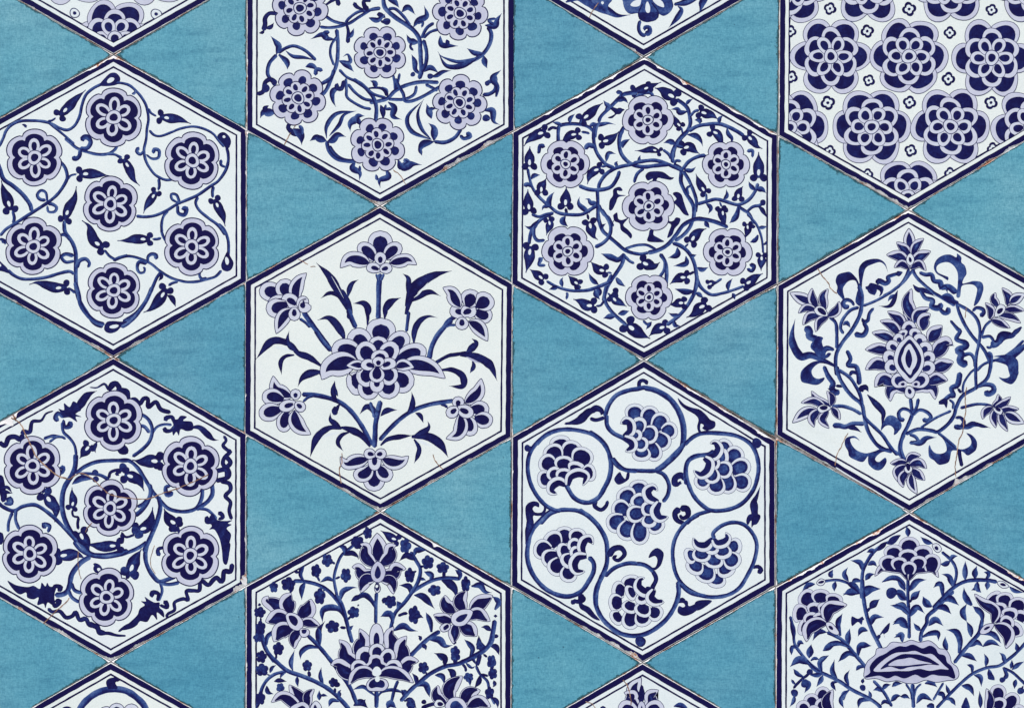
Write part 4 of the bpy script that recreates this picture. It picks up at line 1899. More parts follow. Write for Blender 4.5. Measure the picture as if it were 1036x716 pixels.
p 140 540 170 495 262
p 100 510 90 510 168
y 76 615 40 540 75 480 30 490 -30 532 -48
y 72 608 50 575 110 610 150 690 150
K 0.84 0.1 1
V 590 400
N painted_palmette
p 155 420 200 410 66
p 150 520 240 550 85
p 150 580 270 665 150
p 140 640 300 755 260
p 150 590 320 680 425
p 130 550 390 590 525
p 150 470 420 470 527
p 150 480 300 602 325
p 120 450 290 450 172
p 120 420 370 520 415
p 88 395 322 475 315
y 72 330 330 385 290 385 225 345 195 300 225
y 72 330 335 395 370 400 420 340 450
V 655 440
N painted_palmette
p 130 590 130 660 45
p 150 660 210 750 105
p 150 680 290 825 225
p 150 700 370 835 390
p 140 640 320 655 470
p 150 560 350 545 480
p 130 480 330 400 420
p 150 560 180 655 185
p 140 560 270 685 285
p 130 510 270 530 390
p 100 500 220 585 235
y 72 478 182 545 170 580 110 550 60 505 65
y 78 460 180 505 220 490 290 430 325 370 285
V 655 520
N painted_palmette
p 150 560 480 550 592
p 150 610 400 660 500
p 170 490 420 440 545
p 150 410 380 350 475
p 130 380 320 300 350
p 130 660 260 760 250
p 150 640 330 730 420
p 150 540 330 530 435
p 150 440 270 430 385
p 140 600 260 620 360
p 110 520 240 520 325
y 76 527 200 470 260 400 250 367 190
y 72 530 200 560 240 620 230 650 190 630 145
V 585 450
N painted_palmette
p 150 490 390 480 280
p 160 420 460 350 350
p 150 400 540 275 480
p 160 370 600 230 650
p 160 420 620 360 760
p 150 500 620 490 800
p 140 600 610 660 700
p 130 510 480 450 400
p 140 520 540 390 570
p 120 610 510 505 520
p 120 570 570 570 665
y 76 640 460 570 430 550 370 600 335 640 365
y 80 650 458 615 530 650 590 725 580
E
''',
'C3': '''
V 585 640 7.97
N painted_palmette
a 120 505 570 450 460 505 360
a 40 512 540 512 430
P 1.0 490 540 500 430 525 430 530 540
u 100 1 490 620 430 540 440 500 372 478
u 100 -1 530 620 590 560 580 500 645 460
u 120 1 470 700 400 600 360 600 330 640
u 120 -1 540 700 610 600 650 600 690 640
w 60 510 680 510 550
P 1.0 500 640 508 590 516 590 522 640
E
L 60 770 590 820 580 860 600 900 640
d 30 170 640 200 600 230 640
x 6 360 378 400 430 425 540 425 580
x 5 60 552 110 570 140 605
''',
'D0': '''
V 0 0 1
Y 839.7 9 6.3
Y 877.4 31.8 6.6
Y 799.8 32 6
Y 800.5 78 6.5
Y 879 81.6 6
Y 919.8 9.5 7
Y 1003.2 10.3 6
Y 960.9 33.4 6.2
Y 959.4 80.1 6.8
Y 837.5 104.2 7.2
Y 839.3 153 6
Y 920.2 103.7 6.6
Y 1002.6 104 6.7
Y 921.3 152.4 6.3
Y 1004.7 150.5 6.3
Y 877.7 176.2 5.6
Y 961.3 175.3 6
Z 801 -13.5 39
Z 878.7 -15 39.5
Z 962 -15 39.5
Z 1044 -15 39.5
Z 840.6 57.2 39.6
Z 919.6 57.2 39.6
Z 1003.4 58.7 40
Z 799 129 39.4
Z 881.8 128.5 40
Z 961.7 128.1 40
Z 1043 130 40
Z 836 199 39
Z 918.6 199 39
Z 1001 200 39
''',
'D1': '''
K 0.88 0.16 0
T 0.86
V 906 210
N painted_flower
a 86 115 330 110 250 108 170
u 74 1 120 390 70 330 10 280
u 70 -1 130 380 170 300 225 250
u 84 1 100 450 30 390 -70 380
u 84 -1 130 450 200 390 280 352
u 60 1 110 490 50 450 -10 480
u 60 -1 120 490 190 450 245 505
Q 0.1 118 370 145 400 145 440 118 465 92 440 92 400
i 22 12 80 118 420
V 906 440
N painted_flower
u 60 -1 90 215 130 170 200 160
u 60 1 90 215 30 220 -40 225
u 70 -1 110 240 190 220 250 265
u 60 1 85 240 10 290 20 375
u 70 -1 130 270 190 320 235 360
u 70 1 100 280 50 350 60 418
a 70 125 310 130 390 170 470
Q 0.1 75 260 100 245 130 260 130 285 100 305 75 285
i 30 18 80 102 255
V 785 370
N painted_flower
u 70 1 440 320 340 280 288 205
u 60 -1 440 320 450 260 412 205
u 60 1 400 330 300 280 205 295
a 84 330 350 230 380 135 455
u 70 1 350 350 290 420 305 490
u 60 1 420 360 370 430 425 500
u 56 -1 450 335 480 370 515 430
Q 0.1 335 340 370 315 410 320 440 340 410 360 360 375
i 34 18 0 385 337
V 906 370
N painted_flower
u 60 -1 780 325 830 290 825 230
u 60 -1 800 330 860 310 925 250
u 60 -1 840 355 920 350 990 345
a 90 880 380 950 420 1034 460
u 60 1 840 370 860 450 900 525
u 60 1 800 350 790 420 805 495
u 60 1 780 330 720 370 700 425
Q 0.1 790 345 830 335 860 360 845 390 810 375
i 26 14 30 825 350
V 785 290
N painted_flower
u 70 1 420 240 490 190 510 120
a 90 300 130 220 100 115 50
u 70 -1 330 180 290 90 290 15
u 70 1 400 180 380 90 418 20
u 60 1 320 180 240 170 182 210
u 70 1 350 230 270 240 218 305
u 60 1 420 240 350 280 320 360
Q 0.1 310 185 345 155 390 175 415 230 370 235 330 220
i 40 22 40 370 198
V 906 290
N painted_flower
u 60 1 760 260 770 190 725 130
u 60 1 830 160 790 100 805 50
u 66 1 900 150 910 80 860 10
a 80 920 130 980 90 1040 60
u 60 -1 880 180 970 180 1034 190
u 60 1 830 230 920 240 1005 290
u 60 -1 770 265 840 290 920 330
Q 0.1 800 240 810 180 840 145 880 160 875 200 840 230
i 30 18 -50 840 195
N painted_palmette
V 853 315
u 100 1 560 640 640 600 720 620 740 705
u 100 -1 500 650 430 600 380 640 380 720
V 853 315
a 92 530 80 530 -20 525 -150
u 100 1 590 80 520 -60 550 -180
u 80 1 490 130 450 60 360 0
u 80 1 460 190 390 110 300 75
u 80 1 420 230 320 190 235 170
u 90 1 390 320 280 300 180 305
u 100 1 370 450 270 420 180 465
u 100 1 420 590 320 540 255 605
u 80 -1 570 90 600 20 690 -30
u 100 -1 640 150 650 60 700 20
u 110 -1 690 240 740 170 795 115
u 120 -1 720 370 790 280 830 240 880 260
u 110 -1 720 460 810 430 885 405
u 100 -1 680 580 750 540 840 550
p 120 530 240 530 150 530 75
p 80 490 200 470 150
p 90 470 250 440 220 410 200
p 100 440 320 390 280 350 260
p 110 420 400 370 370 320 365
p 110 430 480 380 440 340 420
p 120 500 590 440 550 400 520
p 100 560 220 580 180 600 140
p 110 590 280 620 230 650 190
p 110 620 340 660 300 700 260
p 100 640 400 690 370 730 340
p 110 620 480 690 450 735 430
p 120 560 590 630 550 680 510
Q 0.14 535 195 580 235 630 300 650 380 640 450 600 520 540 575 480 530 425 450 410 370 440 280 490 225
P 1.0 535 225 575 265 615 330 630 390 610 460 575 505 540 540 500 500 455 450 438 390 460 310 495 260
P 0.13 535 260 565 300 585 340 595 390 580 440 560 470 540 510 500 470 480 430 468 380 485 330 500 290
P 0.95 530 305 550 350 555 400 535 455 510 430 500 380 510 330
I 34 26 0 480 585
i 16 13 0 480 585
I 34 26 0 585 585
i 16 13 0 585 585
Q 0.14 535 600 575 640 560 690 530 695 500 670 505 620
i 22 16 80 535 643
E
V 785 210
P 0.8 900 520 880 470 840 440 780 455 730 480 710 520 695 600 690 700 680 790 640 760 650 690 660 650 640 590 590 590 550 630 540 670 560 760 520 720 490 680 495 640 480 590 500 540 560 520 600 520 650 570 672 610 665 500 700 440 760 415 830 415 880 450
m 37 50 840 680 850 650 800 640 790 680 760 670 755 640 800 625
m 55 25 820 620 830 590 880 610 910 590 900 560 950 540 1020 520
s 28 860 716 940 670 1034 590 1080 530 1120 490
V 906 210
s 26 110 490 80 560 40 620 0 650 -60 700
s 30 135 500 170 560 230 620 300 680 360 716 480 790
m 32 62 190 520 240 540 290 540 310 590 360 600 370 640 430 640 490 690
l 60 140 620 180 660 240 670 320 716
l 60 0 540 30 530 60 520
L 40 350 660 400 640 420 690
P 0.7 420 585 425 560 390 545 340 520 330 480 360 450 420 440 470 470 500 530 500 620 490 716 520 716 530 640 560 620 620 620 655 650 650 700 630 790 670 760 700 690 708 640 690 600 630 590 590 600 540 610 550 570 572 530 560 470 530 440 530 400 495 370 490 400 440 378 380 385 330 420 308 480 330 530 380 560
V 785 290
s 36 665 -10 690 60 690 150 670 240 610 350 540 440 490 530 480 620 490 716
s 26 700 155 800 115 900 60 1000 -10
s 30 670 165 600 190 540 260 520 330 545 380
m 25 50 630 155 610 120 570 105 540 130 560 165 590 150
L 50 540 310 570 290 600 330
s 32 430 240 480 290 490 370 490 500
m 55 25 630 380 700 390 730 340 710 290 740 270 750 220 770 190 790 170
l 40 710 290 700 270 690 250
R 84 480 640 380 590 280 550 200 560 140 470 130 380 155 260
P 0.8 480 650 400 600 310 600 240 640 200 690 205 760 260 780 330 790 380 760 390 730 340 740 300 720 290 670 340 620 400 620
m 32 75 470 510 410 490 360 520 300 480 330 430 270 400 270 360 235 320
P 0.8 460 510 390 490 370 440 380 410 330 400 300 460 295 500 350 570 410 575 445 540 420 530 400 550 410 520
d 26 720 0 750 20
P 0.96 760 -30 750 20 790 70 805 40 800 20 840 40 830 80 860 50 850 0
l 50 980 30 940 130 900 160 830 155
L 40 960 60 920 90 900 120
m 37 50 570 510 600 580 580 630 640 640 660 680 670 750 665 790
m 25 37 600 716 610 690 640 690
V 785 370
m 37 62 385 0 420 80 460 140 450 180 480 215 510 195
l 40 470 160 440 190 415 180
d 22 480 160 540 165
s 36 490 0 510 90 560 180 620 250 690 310 710 400 730 490 760 560 810 630 870 670 940 690
s 32 500 30 590 90 640 160 680 240 700 350 720 420 800 500 860 560 920 650 980 720
s 32 450 325 540 325 620 350 690 390
d 28 600 80 610 50 660 60
l 70 700 210 690 180 710 150
l 66 680 195 720 170 745 210
l 70 735 230 790 290 860 370 860 430 850 500
L 90 860 480 920 430 990 480 955 555
P 0.75 845 520 860 450 910 435 960 450 990 490 985 530 950 555 950 510 920 480 880 485
m 37 50 715 465 620 465 560 490 510 480 455 480
l 50 560 490 630 500 690 535
V 785 440
P 0.78 675 45 640 25 600 30 610 75 650 120 720 145 790 130 850 110 940 130 860 135 810 170 800 200 830 215 880 180 890 220 850 275 800 280 750 240 740 200 740 170 700 215 640 200 590 170 580 130 555 80 560 30 600 8 640 10
s 26 860 115 930 120 1000 160 1040 210
s 34 1034 -10 1000 70 1000 150 1040 200
V 906 370
s 34 120 260 130 340 140 380
s 30 185 260 170 330 140 390
s 36 140 380 100 480 60 560 40 640 50 700 80 780
m 24 40 135 400 110 360 60 345 25 380 40 430 75 430
m 24 44 140 400 190 355 250 370 285 410 260 440 215 430
s 34 80 550 180 510 290 520 340 530 420 470 470 400 490 330 540 240 640 180 730 110 760 30 770 -80 740 -110
s 24 200 500 320 420 450 360
s 28 340 535 420 600 490 660 
m 37 55 370 310 400 270 440 240 470 240 450 180 500 150 520 50
L 60 370 310 360 290 350 290
P 0.96 345 290 390 260 420 280 410 340 390 310 370 310
d 22 500 180 530 220
s 24 460 350 465 300 430 270
s 22 540 220 550 140 600 60 660 10
s 28 520 340 640 310 720 310 780 325
m 30 62 650 170 720 150 780 160 790 200 750 225 715 205
m 27 50 480 420 520 415 550 450 530 490 490 490 475 475
L 60 490 490 570 490 630 470 700 480 765 500
l 40 540 500 620 460 700 490 760 495
m 30 37 110 550 160 570 180 610 110 620
L 66 130 625 200 620 250 580 330 575
P 0.75 360 550 400 620 410 680 370 705 320 700 290 670 275 635 265 660 270 730 310 760 340 790 370 795 430 770 450 690 480 680 540 690 580 720 620 700 650 670 655 610 620 560 570 540 600 580 610 620 590 650 540 670 490 660 440 620
d 30 510 670 520 740 535 810
P 0.75 830 90 870 100 910 90 930 50 910 0 870 -60 790 -75 900 -90 970 -60 990 -10 980 90 940 145 900 140 860 120
V 906 290
s 32 490 110 510 200 560 310 620 400 700 490 740 560 770 640
s 30 500 140 600 200 660 270 680 360 670 460 650 560 645 700 650 830
s 26 690 400 720 320 770 270
m 26 46 620 200 650 170 700 180 710 210 680 240
L 70 360 80 430 80 490 130
P 0.75 380 80 430 75 500 120 490 140 430 130 390 105
m 32 57 200 30 240 90 300 110 290 160 350 170 370 130
m 37 50 350 170 390 210 425 200 415 165
m 25 75 440 270 500 340 520 360 490 420 560 450 570 480 500 510 530 540 520 600 580 630
m 37 30 520 560 600 540 635 590 640 650
m 32 25 690 410 760 400 790 450 760 490 730 480
L 90 760 480 830 440 860 390 940 390 970 350 1020 330
P 0.8 770 440 820 450 850 390 900 385 940 380 970 340 1015 320 1000 360 940 410 880 430 820 485 770 490
s 26 770 600 860 570 950 510 1034 430
L 90 820 600 920 560 1034 480 1100 420
P 0.75 790 595 900 590 970 640 990 700 940 760 910 680 890 630 
s 26 650 680 700 630 760 600
L 50 430 470 420 440 410 400
L 36 410 470 440 465 470 475
x 5 570 170 560 250
V 785 210
x 6 335 490 380 560 425 610 440 650 490 690
V 785 370
x 5 580 540 550 590 530 640 490 716 475 800
V 906 370
x 6 570 170 560 260 565 360 550 440 540 530 510 600 495 700 480 800 485 890
V 785 440
W 9 480 258 620 345 760 425 900 512 1034 592
''',
'D2': '''
T 0.88
K 0.99 0.18 1
V 906 525
s 30 100 470 100 560 100 640 105 716 110 850 110 960
N painted_flower
u 84 1 105 490 60 405 -20 385 -110 390 -165 455
u 84 -1 105 490 150 405 230 390 300 400 345 465
p 165 110 290 110 142
p 150 -10 320 -25 205
p 150 220 320 222 208
p 140 -50 400 -75 290
p 140 285 420 300 278
p 150 100 340 100 240
p 130 30 400 25 303
p 130 185 390 185 293
p 120 110 440 108 338
E
L 60 100 140 100 100 88 55
R 66 0 460 40 500 80 580
L 60 -110 505 -30 470 40 490 90 570
L 70 110 580 170 500 250 485
L 80 120 650 160 610 200 570
d 20 110 670 150 620
L 60 90 650 40 620 0 590
L 70 90 716 50 690 0 680
s 34 300 716 400 610 480 540 560 500 640 488 740 490 820 505
s 28 465 540 490 450 480 380 440 320 370 260
Q 0.1 300 205 340 200 368 240 340 265 310 240
i 20 14 50 330 232
L 56 300 195 250 180 200 140
L 60 440 335 400 360 355 360
L 50 440 330 460 300 500 295
L 60 455 540 430 460 370 440
R 60 380 620 370 530 340 520 305 550
L 70 295 700 260 680 220 620
L 70 390 660 440 640 510 690
L 66 560 490 560 420 562 335
L 66 640 480 640 420 655 375
R 44 720 490 750 450 740 430 710 425
L 60 740 500 740 540 735 570
Q 0.1 820 510 860 500 910 540 860 550
i 24 12 20 865 525
L 46 915 540 960 575 1034 590
L 60 660 500 650 550 610 570
L 60 655 520 660 560 690 590
L 70 620 690 570 640 555 560
V 906 590
N painted_flower
p 140 800 160 790 110 770 75
p 140 870 180 880 110 880 70
p 150 960 240 990 160 1000 110
p 120 1000 300 1020 260 1040 220
p 130 820 230 830 190 830 150
p 130 910 280 920 230 920 190
p 130 940 400 970 370 1010 340
p 110 800 300 830 270 850 240
p 120 870 350 900 310 930 270
u 90 1 785 320 800 220 700 150 638 85
u 110 -1 800 330 880 370 910 430 890 520
Q 0.2 680 390 720 335 790 325 760 380 710 405
i 28 10 -30 735 358
E
s 36 470 640 540 550 600 480 670 400 690 330 700 280
R 60 670 400 770 400 820 440 850 480
R 66 700 310 690 240 620 180
L 66 610 430 600 360 570 300
L 70 570 300 540 230 575 160
L 70 610 180 560 100 550 30
R 70 510 560 520 470 490 390 410 370
L 60 420 535 400 490 400 425
L 66 590 510 650 470 710 510
L 60 700 505 770 470 845 505
L 66 530 580 590 580 655 625
s 36 200 470 210 390 250 320 260 260 340 190 400 120 470 60
L 70 380 140 440 120 510 175
L 70 330 200 390 190 450 245
L 70 265 340 320 290 385 340
R 60 215 430 280 400 340 400 345 460
L 50 205 380 170 350 145 315
L 70 110 270 170 190 235 240
L 70 90 360 50 290 -20 310
L 70 95 250 50 180 -20 170
R 50 55 470 50 420 0 410
L 60 290 190 240 160 220 100
o 0.1 0 0
V 926 640 9.418
s 34 200 716 300 610 420 490 540 390 680 330 800 310 900 240 980 170 1060 80
L 60 670 320 680 250 655 195
R 50 540 380 540 320 490 300
L 60 850 290 840 220 800 185
L 60 970 180 970 130 955 90
s 32 830 330 920 370 1000 440 1060 500
L 50 910 340 920 290 920 255
L 60 920 350 980 300 1040 270
R 60 840 340 870 400 830 450
O 28 830 445
L 70 700 340 720 420 755 450
P 0.8 710 370 745 400 755 445 700 440 690 410
L 66 560 400 620 420 630 510
L 80 440 500 520 520 560 600
L 60 960 440 950 480 945 530
O 34 1005 550
d 18 1030 500 1010 540
L 50 330 590 310 540 290 485
R 60 270 640 260 580 190 580
R 56 280 630 340 630 385 690
s 26 270 470 210 570 170 640
L 70 90 480 150 470 210 515
L 80 10 670 70 600 175 650
R 70 110 700 150 690 180 720
P 0.75 440 716 455 660 485 610 515 680 515 716
N painted_flower
p 150 800 640 790 570 790 490
p 150 860 716 920 640 950 570
p 140 780 716 800 660 800 610
p 110 980 760 1000 720 1020 690
u 90 -1 690 760 710 640 680 530
l 60 620 716 620 640 612 550
E
V 790 590
s 36 655 -40 665 110 690 250 730 370 780 470 810 530
L 70 670 110 720 50 800 45
l 80 715 205 745 165 795 125
d 20 690 230 720 190
L 66 720 340 750 270 830 270
P 0.85 780 440 820 370 875 315 865 380 830 410 840 440 820 400
d 26 770 450 800 410
P 0.86 570 265 620 282 660 265 650 330 620 308 572 340
d 22 650 280 670 290
L 60 700 380 650 370 620 425
L 70 640 80 560 60 500 95
R 70 640 80 590 20 520 -10
L 70 1010 130 950 70 890 100
O 45 890 75
R 50 1034 250 980 200 920 180 880 175
L 90 1020 360 960 300 900 330
L 60 970 465 970 410 910 435
V 790 525
s 32 650 640 650 560 660 420 700 330 750 260 830 200
L 50 830 190 900 180 965 130
P 0.85 770 250 800 200 850 180 840 220 800 250
P 0.85 860 190 880 150 920 130 965 128 930 165 900 190
R 46 740 290 740 250 690 265
L 56 700 370 740 350 775 380
L 60 650 410 640 350 560 330
L 60 680 490 710 450 755 440
L 70 660 630 690 560 800 555
R 50 650 500 600 490 570 520
s 26 640 600 570 530 490 495 430 488 350 498
L 56 545 500 510 440 540 385
L 60 415 470 400 440 420 405
L 56 440 500 430 540 430 580
Q 0.1 290 510 320 480 355 495 340 525 310 530
i 24 12 -15 325 505
L 60 275 520 220 530 170 580
L 66 620 595 560 590 500 600
V 790 590
N painted_flower
p 150 240 160 200 110 160 75
p 150 320 150 320 100 320 45
p 140 410 170 430 120 440 80
p 150 190 260 150 240 95 230
p 120 260 240 270 190 270 150
p 110 340 230 350 190 350 150
p 130 210 350 180 350 140 340
p 120 240 330 240 280 230 230
p 120 310 310 320 270 320 230
u 110 -1 370 310 380 210 450 180 530 170
u 110 1 370 320 290 320 220 370 205 465
Q 0.15 365 320 410 320 465 390 450 410 390 380
i 24 12 40 403 355
E
s 34 370 390 440 420 500 460 580 550 680 670 730 740
R 60 480 420 460 320 495 240
L 70 550 490 540 430 555 360
L 60 370 390 300 390 255 460
R 60 550 510 470 480 400 490 335 540
L 70 340 540 400 500 450 490
R 70 620 580 640 500 730 500
R 60 620 590 540 560 460 630
R 46 670 670 630 670 605 700
s 28 75 260 100 370 110 480 160 560 230 640 310 700
L 56 105 450 100 380 75 265
R 46 140 510 150 470 185 485
R 46 130 520 90 510 85 575
L 66 240 590 240 540 245 490
R 40 240 620 270 600 310 610
L 80 230 640 140 610 75 665
R 50 330 716 320 620 385 575
V 790 640 9.418
s 40 240 260 330 350 440 400 560 460 680 540 800 600 900 660 960 716
L 80 280 300 180 260 90 320
L 70 270 240 270 170 290 105
R 60 390 380 370 280 455 215
L 70 540 440 490 360 512 250
L 60 650 500 620 420 655 350
R 60 280 395 340 400 400 390
L 66 400 400 380 450 340 510
R 50 550 460 490 480 525 550
L 66 600 640 600 580 650 540
R 60 650 540 600 590 570 640 600 716
L 50 850 630 850 580 835 545
R 60 860 640 760 640 735 716
d 26 280 370 240 410 210 430 140 500 120 530
O 30 275 370
R 60 220 420 160 390 120 340
R 56 200 450 270 480 225 570
O 40 230 480
R 40 140 490 120 470 100 440
O 36 130 570
L 56 130 590 120 650 85 700
l 50 780 480 780 450 790 430
O 30 780 520
N painted_flower
p 150 400 690 400 610 400 510
p 140 320 700 290 640 270 580
p 130 250 760 210 700 180 650
p 130 400 760 390 690 390 620
p 120 330 800 310 740 290 690
u 110 1 490 760 440 660 495 540
E
V 860 640 9.418
s 34 220 450 320 560 400 700
L 60 310 540 340 500 390 490
L 60 300 560 270 530 220 545
L 60 400 510 440 480 500 480
L 70 390 650 440 600 490 600
L 60 480 605 530 600 570 625
s 40 595 480 600 600 605 716
s 24 530 480 580 560 590 640
s 24 680 480 630 530 610 610
R 50 390 680 330 650 290 690
N painted_palmette
Q 0.25 145 430 140 350 170 270 240 210 260 150 340 140 400 90 500 95 580 70 660 90 750 75 810 110 850 150 910 160 950 220 965 280 1020 330 1034 400 1000 440 920 450 820 465 720 445 630 475 540 475 450 450 350 460 250 430
Q 1.1 146 418 196 380 196 315 260 240 340 200 400 160 470 130 530 135 600 115 690 150 760 125 810 150 840 200 900 220 920 280 970 330 995 425 930 405 850 400 780 390 700 420 620 390 520 425 430 400 360 425 280 400 200 410
P 0.21 228 362 262 306 340 240 430 190 540 180 620 170 700 200 780 200 840 250 900 310 938 346 860 342 760 358 660 340 560 360 450 360 350 366
P 1.0 290 345 350 280 430 230 500 200 590 200 660 205 740 230 800 265 850 305 760 300 660 315 560 325 480 345 380 320
P 0.24 365 305 430 260 510 245 580 235 660 260 780 290 700 292 620 300 540 310 440 312
E
''',
}

# ------------------------------------------------------------------ tile outlines (mm on the panel)
#            top             upper right     lower right     bottom          lower left      upper left
HEX = {
 'A0': ((114.6, -247), (249, -172), (249, -22), (114.8, 54.5), (-20, -22), (-20, -172)),
 'A1': ((114.8, 56.5), (249.3, 131), (249.3, 285), (114.6, 360.3), (-20.5, 285), (-20.5, 131)),
 'A2': ((114.6, 362.3), (248.8, 439), (248.6, 592), (112, 668.2), (-21, 592), (-21, 438)),
 'A3': ((112, 670.2), (248, 746), (248, 898), (112, 974), (-21, 898), (-21, 746)),
 'B0': ((385, -98), (520, -22), (520, 132), (384.4, 207.6), (249.6, 132), (250, -22)),
 'B1': ((384.4, 209.6), (518.5, 287.3), (517, 442), (384.8, 516), (247.6, 438.5), (248.2, 285)),
 'B2': ((384.8, 518), (517, 594), (517, 748), (383, 824), (249, 748), (249, 593)),
 'C0': ((652, -248), (788, -172), (788, -22), (651, 57), (518, -22), (518, -172)),
 'C1': ((652, 59), (786.5, 137), (786, 287), (651.5, 363), (518, 287), (519, 134)),
 'C2': ((651.5, 365), (784, 446), (784, 592), (650, 669), (517.5, 592), (518.5, 442)),
 'C3': ((650, 671), (784, 748), (784, 898), (650, 974), (517, 898), (517, 748)),
 'D0': ((920, -98), (1055, -22), (1055, 132), (919, 211.5), (788, 137), (789, -22)),
 'D1': ((919, 213.5), (1053, 290), (1053, 440), (920, 517), (786, 440), (787, 289)),
 'D2': ((920, 519), (1053, 596), (1053, 748), (919, 824), (785, 748), (785.5, 594)),
}
LABEL = {
 'A0': 'white hexagonal tile tip showing one navy scale rosette between two small ringed dots',
 'A1': 'hexagonal tile of seven lavender rosettes with teardrop buds and curled tendrils',
 'A2': 'cracked hexagonal tile of seven rosettes with wavy navy ribbon leaves and a broken edge',
 'A3': 'mostly hidden hexagonal tile showing only one scroll with a hooked tip at the bottom',
 'B0': 'hexagonal tile of pale many-lobed rosettes round a wreath of forked leaves',
 'B1': 'hexagonal tile with one big layered palmette and five flower sprays round it',
 'B2': 'hexagonal tile crowded with dark pointed lilies on leafy stems over a navy palmette',
 'C0': 'hexagonal tile tip showing a dark carnation with white teardrops and a hooked stalk',
 'C1': 'hexagonal tile densely filled with budded vines round seven pale six-lobed rosettes',
 'C2': 'hexagonal tile of seven fish-scale clusters curled inside looping vines',
 'C3': 'mostly hidden hexagonal tile showing only a small upright lily at the bottom',
 'D0': 'hexagonal tile packed with a grid of navy scale rosettes and tiny four-lobed crosses',
 'D1': 'hexagonal tile with a spiky pointed palmette framed by feathery scrolling leaves',
 'D2': 'hexagonal tile with a striped wavy mound and slim leafy branches bearing scale flowers',
}
NICK = {'A0': 'ringed-dot', 'A1': 'teardrop-bud', 'A2': 'ribbon-leaf', 'A3': 'hooked-scroll', 'B0': 'forked-wreath',
        'B1': 'five-spray', 'B2': 'dark-lily', 'C0': 'carnation', 'C1': 'budded-vine', 'C2': 'fish-scale', 'C3': 'small-lily',
        'D0': 'rosette-grid', 'D1': 'spiky-palmette', 'D2': 'striped-mound'}
# knocked corners and edges: x, y, reach, depth
CHIPS = {
 'A1': [(114, 57, 7, 2), (96, 66, 9, 1.8), (100, 352, 8, 1.2), (247, 133, 5, 1.2), (138, 348, 7, 1.5)],
 'A2': [(5, 424, 9, 8), (13, 419, 4, 3), (248, 588, 6, 4.5), (243, 596, 6, 4), (112, 667, 8, 1.6), (62, 640, 9, 1.8), (140, 652, 9, 1.6), (20, 616, 5, 1.2)],
 'B0': [(384, 207, 7, 2), (465, 162, 12, 2.0), (495, 146, 10, 2.4), (452, 170, 5, 1.8)],
 'B1': [(384, 515, 6, 1.6), (475, 466, 4, 1.6), (352, 498, 10, 1.3), (437, 487, 6, 1.3)],
 'B2': [(440, 550, 4, 2.2)],
 'C0': [(640, 50, 6, 1)],
 'C1': [(652, 59, 5, 1.0), (668, 66, 5, 2.2), (692, 82, 5, 2.6), (620, 78, 6, 1.8), (600, 89, 7, 1.8), (585, 97, 6, 1.8), (555, 113, 6, 1.5), (744, 112, 8, 1.6), (768, 124, 7, 2.0), (780, 134, 5, 1.8)],
 'C2': [(640, 664, 8, 4.2), (622, 654, 8, 2.5), (604, 643, 8, 1.8), (592, 636, 5, 1.5), (700, 393, 12, 1.2), (734, 414, 8, 1.0), (772, 438, 8, 1.6)],
 'D0': [(880, 187, 9, 2.2), (893, 196, 7, 2.2), (906, 204, 7, 1.8), (866, 178, 6, 1.2), (1000, 165, 10, 1.8), (1024, 152, 8, 2.2), (919, 210, 5, 1.5)],
 'D1': [(968, 487, 4.5, 6.5), (976, 482, 5, 3), (938, 506, 6, 1.6), (919, 214, 6, 1.3), (905, 222, 8, 1.2), (858, 488, 6, 1.6), (1000, 470, 7, 1.2), (870, 242, 9, 1.0)],
 'D2': [(832, 571, 4, 3.2), (822, 574, 6, 2.0), (886, 537, 7, 2.4), (870, 547, 7, 1.8), (810, 580, 7, 1.4), (1032, 583, 6, 2), (1024, 578, 5, 1.5)],
}

def walk(poly, n):
    """points along the sides with the unit vector to the middle and its secant"""
    cx = sum(p[0] for p in poly) / len(poly); cy = sum(p[1] for p in poly) / len(poly)
    out = []
    for i in range(len(poly)):
        (x0, y0), (x1, y1) = poly[i], poly[(i + 1) % len(poly)]
        L = math.hypot(x1 - x0, y1 - y0)
        nx, ny = -(y1 - y0) / L, (x1 - x0) / L
        if nx * (cx - x0) + ny * (cy - y0) < 0:
            nx, ny = -nx, -ny
        for j in range(n):
            x, y = x0 + (x1 - x0) * j / n, y0 + (y1 - y0) * j / n
            d = math.hypot(cx - x, cy - y)
            ux, uy = (cx - x) / d, (cy - y) / d
            out.append((x, y, ux, uy, 1 / max(0.3, ux * nx + uy * ny), i, j))
    return out

def ring(m, wk, ins, depth, pig):
    b = len(m.v)
    for (x, y, ux, uy, f, i, j), d in zip(wk, ins):
        m.v.append(W(x + ux * d * f, y + uy * d * f, depth)); m.p.append(pig)
    return b

def join(m, a, b, n, mi):
    for k in range(n):
        q = (k + 1) % n
        m.face([a + k, a + q, b + q, b + k], mi)

def side_wall(m, a, b, n, mi):
    for k in range(n):
        q = (k + 1) % n
        m.f.append((b + k, b + q, a + q, a + k)); m.mi.append(mi)

def centre(poly):
    return W(sum(p[0] for p in poly) / len(poly), sum(p[1] for p in poly) / len(poly), GROUT)

